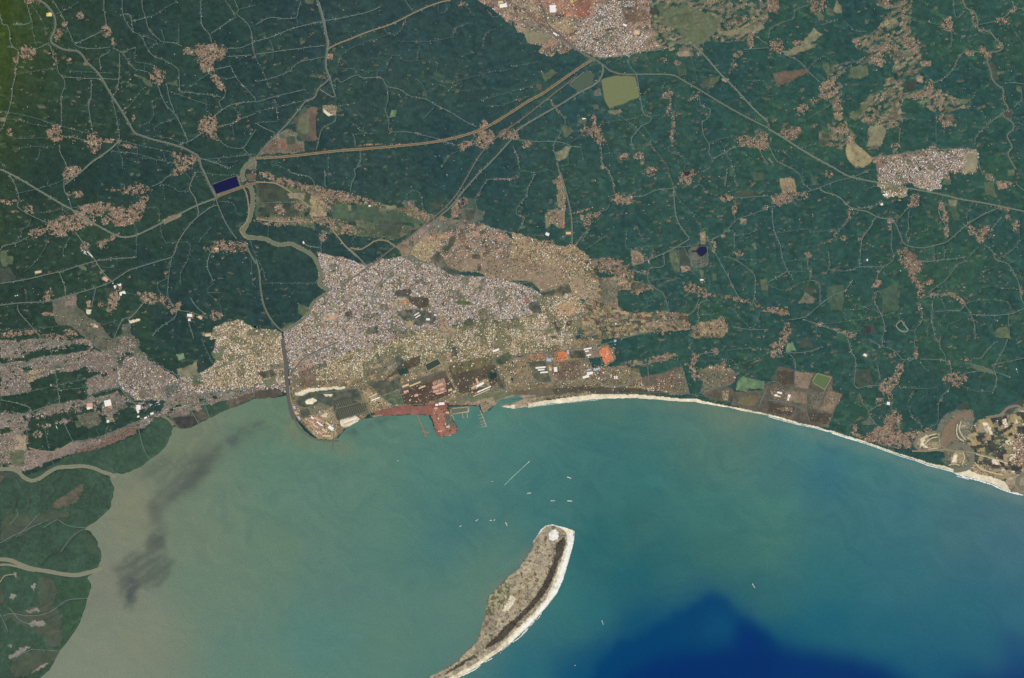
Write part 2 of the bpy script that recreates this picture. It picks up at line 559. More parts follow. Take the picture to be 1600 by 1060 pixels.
12 m 1380,180 1600,165
12 s 1360,140 1410,120
12 m 1390,280 1395,310
12 m 1350,375 1385,390 1390,440 1390,490
12 s 1390,415 1480,400 1530,370
12 m 440,450 460,400 490,370
12 m 380,330 440,330
12 s 720,370 722,495 870,480 870,540 850,565
12 s 780,350 815,440
12 K 980,900 965,830 940,770 890,740 850,690 860,620 945,605 950,540
12 m 760,630 855,655
12 s 910,720 940,715 1045,680 1070,720
12 m 1070,480 1100,540 1120,580 1120,610 1190,610 1222,590 1222,480
12 s 1040,500 1050,620
12 m 1185,640 1190,720
12 s 1235,670 1235,760
12 s 870,690 1000,680
12 m 1170,810 1140,880 1110,905
12 m 1225,810 1170,850 1165,970
12 s 1165,915 1295,900
12 s 850,860 850,825 900,820
12 m 1320,545 1380,555 1450,600 1515,660 1520,740 1510,820 1490,855
12 s 1395,560 1600,565
12 s 1410,820 1395,880 1430,930 1490,1000 1500,1060
12 m 1380,985 1490,1000 1600,1000
12 s 1500,1000 1540,930 1550,880
12 s 1110,1060 1115,1010
12 m 400,480 425,430 470,380
12 s 240,370 180,410 120,410
12 s 460,500 600,410
12 K 0,690 60,710 130,700
12 K 170,775 250,740 350,715
12 m 0,990 150,1005 330,1020 500,1040
12 m 435,860 430,1050
12 K 690,1055 830,1020
13 B 0,-70 30,-40 
13 m 160,0 200,35 225,90 270,130
13 s 215,0 225,80
13 B 425,0 470,25 530,50 700,85 830,110 950,130 1100,160 1200,185 1350,210 1450,230 1600,262
13 m 0,235 100,215 200,160 320,115 420,75 540,45 640,0
13 M 320,115 350,140 430,165 480,205 530,245 620,265 690,300 760,310
13 m 545,245 640,235 690,215
13 M 760,310 800,345 830,420 860,470 960,490 1060,470 1120,450 1180,400 1250,340 1350,280 1440,240
13 m 800,320 850,270 890,225
13 m 880,270 875,320 880,370 865,400 875,460
13 m 770,320 775,420 770,480 785,560 720,610
13 m 670,300 640,360 590,430 580,500 570,610
13 m 505,290 485,340 430,390
13 s 270,390 430,385 430,430
13 s 280,480 400,440 500,430
13 m 28,240 30,330 45,400 75,470 90,550 120,630 155,680
13 s 40,400 250,370
13 s 110,575 240,560
13 m 245,550 250,610 268,650 265,690 320,715 325,840
13 s 120,635 240,640
13 m 0,705 50,680 120,635
13 s 210,560 210,640
13 m 375,510 388,600 380,625 460,635 520,630 570,610 720,608
13 s 285,685 380,630
13 m 720,610 690,650 680,690
13 s 725,620 740,660 830,630
13 m 130,940 200,930 250,910 320,850 400,790 480,755 530,690
13 m 680,775 665,825 700,890 720,940 730,1000 710,1060
13 s 665,825 600,870 500,880
13 s 650,875 700,895
13 s 340,965 500,950 700,920 800,890
13 s 480,870 485,940
13 m 215,935 300,965 400,1000 500,1040
13 s 305,970 305,1060
13 m 100,955 120,1000
13 s 0,720 100,755 220,700
13 m 980,580 1050,570 1150,560 1240,545
13 m 1240,570 1180,600 1110,690 1000,770
13 m 1100,480 1100,555 1075,565
13 s 1040,480 1030,560 970,550
13 s 1050,290 1060,340
13 m 1065,250 1080,300 1110,350 1120,400
13 s 1090,150 1090,200
13 s 1245,240 1245,330
13 m 1220,340 1260,370 1300,400
13 m 1460,300 1400,370
13 s 1480,260 1550,350 1570,400 1560,470 1500,520 1440,560
13 m 1350,470 1400,510 1430,565 1500,590 1540,650 1570,720 1580,800 1600,840
13 s 1430,560 1520,510 1560,460
13 s 1240,570 1320,480
13 m 980,800 1060,785 1150,780
13 m 1030,820 1025,930 1045,1060
13 m 930,830 960,880 960,950 920,1000 925,1060
13 s 1030,890 1110,880 1090,830 1060,800
13 m 1110,880 1200,880 1230,850 1270,910 1290,970 1295,1060
13 s 1000,1060 1000,980 1040,960
13 s 1240,830 1370,815 1500,830 1515,900
13 m 1270,905 1400,912 1520,900 1600,870
13 s 1230,805 1310,775 1340,735 1420,730 1500,745 1600,740
13 s 1390,625 1330,645 1390,700
13 s 1560,570 1500,590
13 m 1500,890 1510,1060
13 s 1120,1010 1130,970 1200,940
13 s 1110,690 1115,740
13 s 1330,0 1360,40 1420,60
13 m 1550,90 1600,130
13 s 1410,190 1365,150 1370,60
13 L 805,965 835,945 850,970 875,1000 860,1015 830,1010 805,985 805,965
13 s 875,1005 920,1010
13 s 600,130 680,100
13 s 700,720 540,1060
13 m 1110,200 1095,270
20 m 0,40 150,45 300,38 420,35
20 m 265,0 305,50 330,120 350,230 375,410
20 m 0,160 150,150 300,130 400,100
20 s 0,360 180,330 350,290 540,250
20 s 360,320 540,300
20 m 0,380 100,400 180,425 195,460
20 s 545,250 545,350 640,330 740,305
20 m 560,0 600,50 690,90 780,105 850,110 940,140 1040,190 1120,240 1115,300
20 M 720,150 735,260 770,330 830,390 850,410
20 m 0,478 150,470 300,420 520,390 700,370 850,400 950,375 1060,380 1020,410
20 m 860,520 870,580 900,690 935,750
20 m 1020,470 1070,510 1120,555
20 m 1185,430 1240,525
20 m 1270,380 1310,495
20 m 400,530 455,640 470,720
20 s 280,560 310,700 340,800
20 m 450,640 600,620 800,540 1000,455
20 b 450,645 350,700 260,700 180,680
20 s 600,560 640,620 680,540
20 m 780,105 780,180
20 s 1260,0 1330,150
20 m 1340,40 1410,100
20 s 900,80 930,110
20 M 1040,370 1200,350 1400,330 1600,310
20 m 1060,360 1150,290 1240,240 1400,160 1600,70
20 s 1160,260 1200,400
20 s 1270,270 1290,400
20 W 0,815 60,812 115,830 150,865 200,885 250,870 300,835 360,805 440,798 520,795 590,808 640,830 700,850
20 s 360,1060 480,1000
21 J 165,0 175,80 188,160 190,240 200,330 212,400 222,450 240,500
21 j 240,500 270,555 330,605 400,632 520,640
21 R 205,240 240,190 300,120 370,80 440,50 520,15
21 m 250,200 330,110 450,65
21 b 210,290 215,360 235,440 270,510
21 b 1050,165 1150,120 1210,250
21 m 1480,100 1510,200 1560,310 1600,320
21 m 1210,250 1250,330
21 m 780,360 900,320 1050,250 1170,200
21 m 650,320 700,430 720,480
21 m 780,365 850,415
21 m 920,410 900,300 880,270
21 m 370,150 375,300
21 m 400,340 550,320 700,290
21 m 1250,390 1400,340 1560,300
21 m 690,150 900,100
21 m 1050,30 1040,130
21 m 480,690 500,440 520,400
22 m 95,150 140,260
22 m 205,90 240,240 250,275
22 m 0,115 100,95 200,90 350,70 500,45 600,25 650,5
22 m 0,240 150,265 300,275 450,270 600,290 690,290 750,260 800,220
22 m 515,40 570,160
22 m 590,20 640,130
22 m 460,100 500,175
22 m 848,170 858,300
22 m 1050,150 1080,230 1110,340
22 s 600,190 700,160 860,140 1000,120
22 m 1190,250 1200,310 1170,340
22 m 1180,340 1280,310 1370,275
22 s 1120,0 1115,60 1150,100
22 m 1160,105 1200,90 1300,80
22 s 1180,140 1300,135 1380,130 1410,170 1450,210 1530,200 1575,180
22 s 1350,70 1450,60 1600,65
22 s 1440,150 1540,120 1600,90
22 m 1600,290 1540,430
22 m 1580,330 1550,400
22 s 940,0 900,80
22 s 0,380 150,360 400,330 700,310 
22 s 600,340 900,335 1150,350 1400,400
23 m 130,90 165,130 175,200
23 m 110,85 200,85 300,65 340,45
23 m 500,0 520,80 545,120 545,200 540,280 560,310
23 m 560,310 620,295 700,288
23 m 570,340 590,400 625,440 640,490 680,540
23 m 625,455 700,410 750,400
23 m 720,50 780,65 830,115 850,130 910,120
23 m 630,0 680,30 715,50 715,0
23 m 850,140 830,170
23 m 915,0 920,80
23 m 950,125 1070,130 1130,145
23 m 1075,0 1075,50 1105,100 1110,140
23 m 1140,150 1145,215
23 m 1230,150 1330,170 1420,205 1520,240
23 m 1270,150 1275,125 1330,120 1370,70 1420,20
23 m 1500,0 1470,70 1420,160 1410,190
23 m 1420,160 1500,140 1600,120
23 m 1200,250 1240,215 1320,200 1400,210 1430,240 1420,300 1400,340
23 s 1210,290 1290,325 1400,330
23 m 1140,300 1080,370 1065,430 1060,520 1010,550
23 m 700,250 685,160
23 m 770,400 770,460
23 s 920,300 890,370 880,410 900,480 950,520 965,560
23 s 800,300 1000,310 1060,300
23 s 950,130 980,190
23 s 1000,330 970,370
23 m 880,140 920,120
23 m 0,380 80,390 180,420 230,450
23 m 0,270 60,270 120,330
23 m 170,200 165,290
23 m 235,340 240,440 260,520
23 m 120,320 280,340
23 m 380,250 310,440
23 m 180,420 150,490
23 s 240,450 400,470
23 b 900,700 1000,700 1100,690 1160,700 1280,710 1400,740 1500,770
30 m 270,120 310,95 360,70 400,95 450,112 535,120
30 m 535,125 480,150 430,200 380,270
30 b 0,460 30,420 90,410
30 m 20,670 80,655 160,668 250,665 320,640 390,590 440,568 545,560
30 m 200,880 300,885 375,890
30 m 100,930 150,900 200,880
30 m 545,430 570,470
30 m 0,660 30,720 50,770
30 m 0,215 100,160 200,115 300,70
30 m 60,620 130,700 250,740
30 m 60,100 110,40 100,0
30 m 100,180 190,90 250,30
30 d 0,240 60,200 120,150 200,100 270,85 340,70
30 d 380,270 430,220 460,180 520,140
30 d 160,160 150,200 120,240 90,220
30 d 20,670 90,650 170,665 250,655 320,635 400,600 450,570
30 d 100,960 130,910 200,880 290,885 375,890
30 d 300,440 320,480 315,530
30 d 0,690 40,720 50,780 90,800
30 d 250,360 300,300 370,260 400,210
30 d 60,60 90,110 140,120 190,90 250,40
30 d 240,620 300,590 330,560
30 d 230,700 300,690 380,650
20 d 60,850 110,880 140,940 180,990 180,1060
20 d 230,880 260,930 250,990 290,1040
20 d 300,1000 340,950 330,900 380,860
20 d 420,1060 460,1000 520,950 560,960 600,900
20 d 500,720 560,740 640,760 700,800 720,836
20 d 0,950 60,960 100,1000 90,1060
23 S 950,682 958,645 995,610 1050,592
23 S 975,682 985,650 1020,622 1060,612
23 S 1000,690 1060,682
23 S 1185,530 1178,575 1190,615 1225,640
23 S 1205,520 1195,560 1210,600 1235,630
23 S 1150,760 1168,715 1205,700 1228,735 1212,788
23 S 1290,770 1330,810 1400,835 1470,850
23 S 1300,720 1400,745 1500,780
23 S 1130,790 1160,780 1200,790
"""
VIL = """
00 165,330,52,42,0 100,375,18,18,0 355,215,28,34,30 665,195,28,32,0 712,275,11,30,-10 505,100,22,22,0 180,5,35,20,0 240,5,18,14,0 320,330,28,14,0 345,385,12,24,0 405,150,14,14,0 430,372,14,10,0 720,575,8,22,20 1300,335,85,60,0 1350,330,60,50,0 1290,410,40,40,0 1300,430,35,18,30 1170,322,28,22,0 1365,515,22,58,-38 985,482,48,44,30 970,430,16,12,0 1300,780,55,62,20 1340,850,18,30,-40 345,840,42,55,0 585,885,42,52,0 680,880,75,12,3 590,945,22,18,0 460,865,30,18,0 800,915,45,10,5 60,830,22,22,0 1150,1015,62,45,0 1090,965,14,14,0 1225,1000,26,22,0 1497,720,10,24,0 1545,755,10,10,0 450,1058,50,14,0 835,740,8,20,0 535,402,12,10,0
01 460,355,20,16,0 1425,780,28,22,-20 1435,850,62,50,20 1400,835,30,20,0 1415,900,45,35,30 1310,905,52,22,-20 1280,930,22,18,0 1565,840,45,28,-20 1590,840,30,30,0 1290,28,26,14,0 720,905,40,4,-3
02 20,860,26,26,0 90,905,22,26,20 490,820,60,38,-10 510,750,14,35,0 545,870,35,28,20 700,980,28,18,-20 790,975,30,22,0 815,1010,12,26,0 570,1045,14,20,-20 1030,708,24,14,0 1140,612,36,16,-15 1500,890,95,32,5 1560,880,55,45,0 1570,920,40,20,0 960,600,18,22,0 990,590,10,40,-10 980,690,14,30,0 1010,780,8,70,0 1000,840,12,40,0 320,320,26,20,0 1490,250,20,50,0 1410,340,30,18,-20 1390,390,20,28,10 945,375,18,14,0 1035,395,22,14,0 880,1055,30,10,0 250,215,30,14,30
03 50,290,50,36,20 185,275,32,20,-10 310,35,48,46,0 690,375,48,40,20 730,300,45,22,0 380,555,55,45,0 215,685,38,30,-40 290,630,28,20,-30 440,660,18,45,0 470,810,35,34,0 1125,150,35,42,0 1150,200,10,16,0 1460,135,44,22,15 1530,70,20,16,0 1340,325,24,32,0 1380,345,22,28,0 1445,295,16,35,10 1260,330,22,18,0 985,400,28,14,0 1010,560,18,50,0 1060,610,32,40,0 950,600,50,22,-15 840,60,18,60,0 870,175,20,14,0 870,260,20,40,0 920,290,30,50,0 1110,770,22,22,0 630,750,24,14,0 800,925,24,28,0 160,840,45,30,0 25,35,35,45,0 550,260,20,24,0 1290,120,16,60,-15 1350,190,35,14,10 510,860,22,50,-15 1030,930,26,14,0 740,10,20,30,-10
10 450,25,55,38,-30 1120,10,50,20,-30 850,130,95,28,-6 480,158,42,20,-5 700,130,60,6,0 780,285,75,32,-3 870,240,50,38,-40 800,330,45,16,-20 890,200,50,20,-40 560,235,60,18,-5 650,250,60,12,0 665,320,24,25,0 590,240,40,26,0 500,280,40,20,20 420,345,130,42,-4 540,320,60,30,0 430,300,60,15,0 230,395,48,28,-15 380,400,50,20,0 330,370,45,30,0 40,205,36,12,15 180,235,32,10,0 185,262,24,14,0 110,195,40,6,0 90,265,24,8,0 535,480,28,26,0 690,430,50,12,-20 640,470,28,24,0 1430,480,105,38,2 1340,495,50,22,0 1500,490,45,35,0 1040,655,14,20,0 660,685,18,16,0 705,830,32,55,15 690,870,22,26,0 640,645,14,16,0 745,735,16,14,0 740,770,22,28,0 300,790,32,38,0 295,905,34,10,0 930,805,50,35,15 900,810,20,20,0 1040,830,55,24,40 1115,855,20,30,0 1085,880,22,22,0 1190,915,28,20,15 1260,925,26,16,15 870,775,10,10,0 1350,910,35,30,15 1270,1030,10,10,0 630,845,16,12,0 130,1020,120,16,-4 50,1035,40,14,0 340,1045,90,16,5 440,1020,40,20,10 1060,300,50,6,-25 160,750,8,10,0
11 60,35,70,18,15 180,80,80,24,14 280,105,80,22,14 400,140,90,32,14 540,170,80,30,12 660,195,70,22,12 740,215,30,16,10 145,250,30,34,0 100,325,90,26,3 250,320,90,22,0 400,320,80,24,0 480,340,60,30,0 560,375,85,32,5 415,420,24,30,0 280,240,42,32,0 970,225,26,18,0 1000,270,60,28,10 1060,300,50,22,0 1240,240,20,48,15 1300,200,26,20,0 1250,280,28,20,0 1540,60,60,5,0 790,215,20,12,0 430,165,60,26,10 450,230,30,40,0
12 870,15,50,26,-5 1085,60,42,42,-40 1130,20,24,20,0 685,185,68,34,5 740,190,28,24,0 500,305,48,34,-25 530,280,24,20,-20 465,345,22,20,-30 300,110,18,90,0 270,300,50,44,0 315,330,14,40,0 320,220,14,60,0 440,260,70,5,-15 1340,180,38,24,0 1390,245,14,32,0 1585,238,16,12,0 1450,320,16,20,0 1410,525,36,16,0 1130,745,55,24,10 1190,770,42,28,20 1290,790,80,10,8 1420,815,60,10,15 1530,850,40,8,15 1590,875,20,16,0 220,470,50,26,10 150,460,30,18,20 350,400,20,14,0 220,405,12,12,0 390,570,60,26,10 470,590,60,34,0 640,615,100,40,5 560,600,70,38,5 700,640,60,34,10 600,575,50,20,0 810,640,40,10,10 780,765,30,16,0 840,740,40,12,-15 790,555,30,20,0 1190,690,14,20,0 1085,620,26,16,0 1260,470,14,50,0 660,300,4,4,0 960,900,80,12,0 930,990,90,44,5 1000,960,30,20,0 1080,980,30,26,-20 1200,1000,70,26,0 1310,960,38,40,20 1320,1000,30,28,0
13 95,185,65,36,-8 165,160,45,24,-8 230,165,24,26,0 50,205,24,16,0 380,30,24,26,-30 510,285,12,22,0 540,245,40,8,-10 630,240,24,10,0 695,215,24,12,-20 765,320,20,16,20 810,300,18,12,-20 760,360,10,24,0 920,190,34,36,0 900,225,30,12,0 1080,230,14,30,0 1110,300,14,60,-10 1115,390,16,36,-8 1340,405,42,42,0 1370,380,32,24,0 1330,440,24,20,0 1275,385,24,24,20 1490,90,60,16,10 1390,50,30,18,20 1470,245,40,14,15 1250,345,20,14,20 255,530,20,16,0 268,655,10,26,0 675,730,22,32,15 690,700,14,20,0 475,430,16,14,0 850,520,38,26,0 860,570,38,28,30 900,590,50,38,20 930,620,30,25,0 950,585,30,14,-10 905,660,26,40,-20 950,725,26,30,-20 1000,710,35,14,-10 960,780,22,30,20 1030,785,22,14,10 1070,785,50,8,0 1150,785,34,18,20 1195,815,42,14,38 50,880,55,18,12 100,895,30,30,10 120,1000,20,40,0 110,1040,30,24,0 325,972,22,12,0 410,1000,35,8,12 525,1035,32,18,10 480,1020,20,8,0 380,450,12,8,0 1550,350,22,30,0 1500,300,18,18,0 1570,650,16,20,0 1580,760,16,26,0 1240,570,8,10,0 425,410,10,14,0 580,430,14,14,0 950,860,12,20,0 960,935,10,14,0 980,10,0,0,0 690,635,10,6,0
20 60,40,60,22,0 250,50,150,18,-8 360,50,70,22,-8 60,100,80,30,0 300,140,120,28,-12 430,150,90,30,-5 560,125,60,42,-10 640,160,60,45,-10 620,190,60,20,0 700,100,60,50,20 520,25,40,12,0 800,30,70,45,0 740,70,50,30,20 70,220,80,55,0 60,300,70,30,0 130,270,40,50,0 240,170,30,16,-20 870,150,70,55,20 850,230,80,50,10 960,200,60,50,30 1020,250,70,40,30 900,280,60,40,10 800,290,40,30,40 780,210,30,50,0 990,330,50,25,0 940,340,30,16,0 640,275,90,20,-15 350,440,80,30,-10 280,470,60,26,-10 470,430,60,30,-10 200,460,30,20,0 640,440,50,30,-10 740,390,80,26,-10 570,400,40,26,0 60,500,80,40,5 110,540,50,24,20 60,600,60,18,-10 280,540,44,16,0 400,515,60,14,-15 150,560,30,14,0 880,420,60,20,-10 690,460,60,26,-10 900,500,14,14,0 1100,350,50,26,-10 1180,370,40,50,-10 1080,390,40,10,-20 1290,240,60,30,-20 220,600,14,24,0 250,590,14,20,0 60,640,60,30,0 40,720,40,50,0 950,470,40,10,-20
23 60,60,50,44,-45 90,15,26,26,0 35,100,18,18,0 820,190,26,34,10 800,240,36,20,-30 760,280,54,34,-15 740,310,36,34,0 765,370,14,30,0 925,90,16,34,0 1165,250,60,34,-8 1180,285,40,14,0 1225,250,18,24,30 1110,250,18,14,0 695,390,20,24,20 750,405,12,14,0 605,100,18,14,0 545,550,16,28,0 800,500,35,50,0 760,530,36,60,0 700,590,70,40,-15 800,610,70,34,10 660,620,55,26,10 850,640,60,26,20 900,600,70,24,-20 960,590,60,20,-20 1000,570,24,14,0 550,600,40,12,20 1130,150,14,14,0 1230,125,22,14,0 780,100,22,14,0 1560,660,40,60,10 1580,610,30,24,0 1560,760,60,34,10 70,340,50,30,10 130,370,30,24,0 110,440,60,14,0
22 710,270,14,14,0 760,150,60,16,-8 850,140,60,18,-15 940,120,50,20,-10 1000,110,50,22,0 540,220,90,32,-5 480,200,50,30,0 620,200,40,30,0 540,190,30,20,0 570,60,1,1,0 1265,80,24,22,0 1140,120,22,28,0 1130,180,28,36,0 1150,230,28,30,-20 1340,150,26,18,0 1090,160,14,10,0 870,310,26,14,0 930,270,50,26,0 650,240,16,10,0
30 240,650,2,2,0
"""
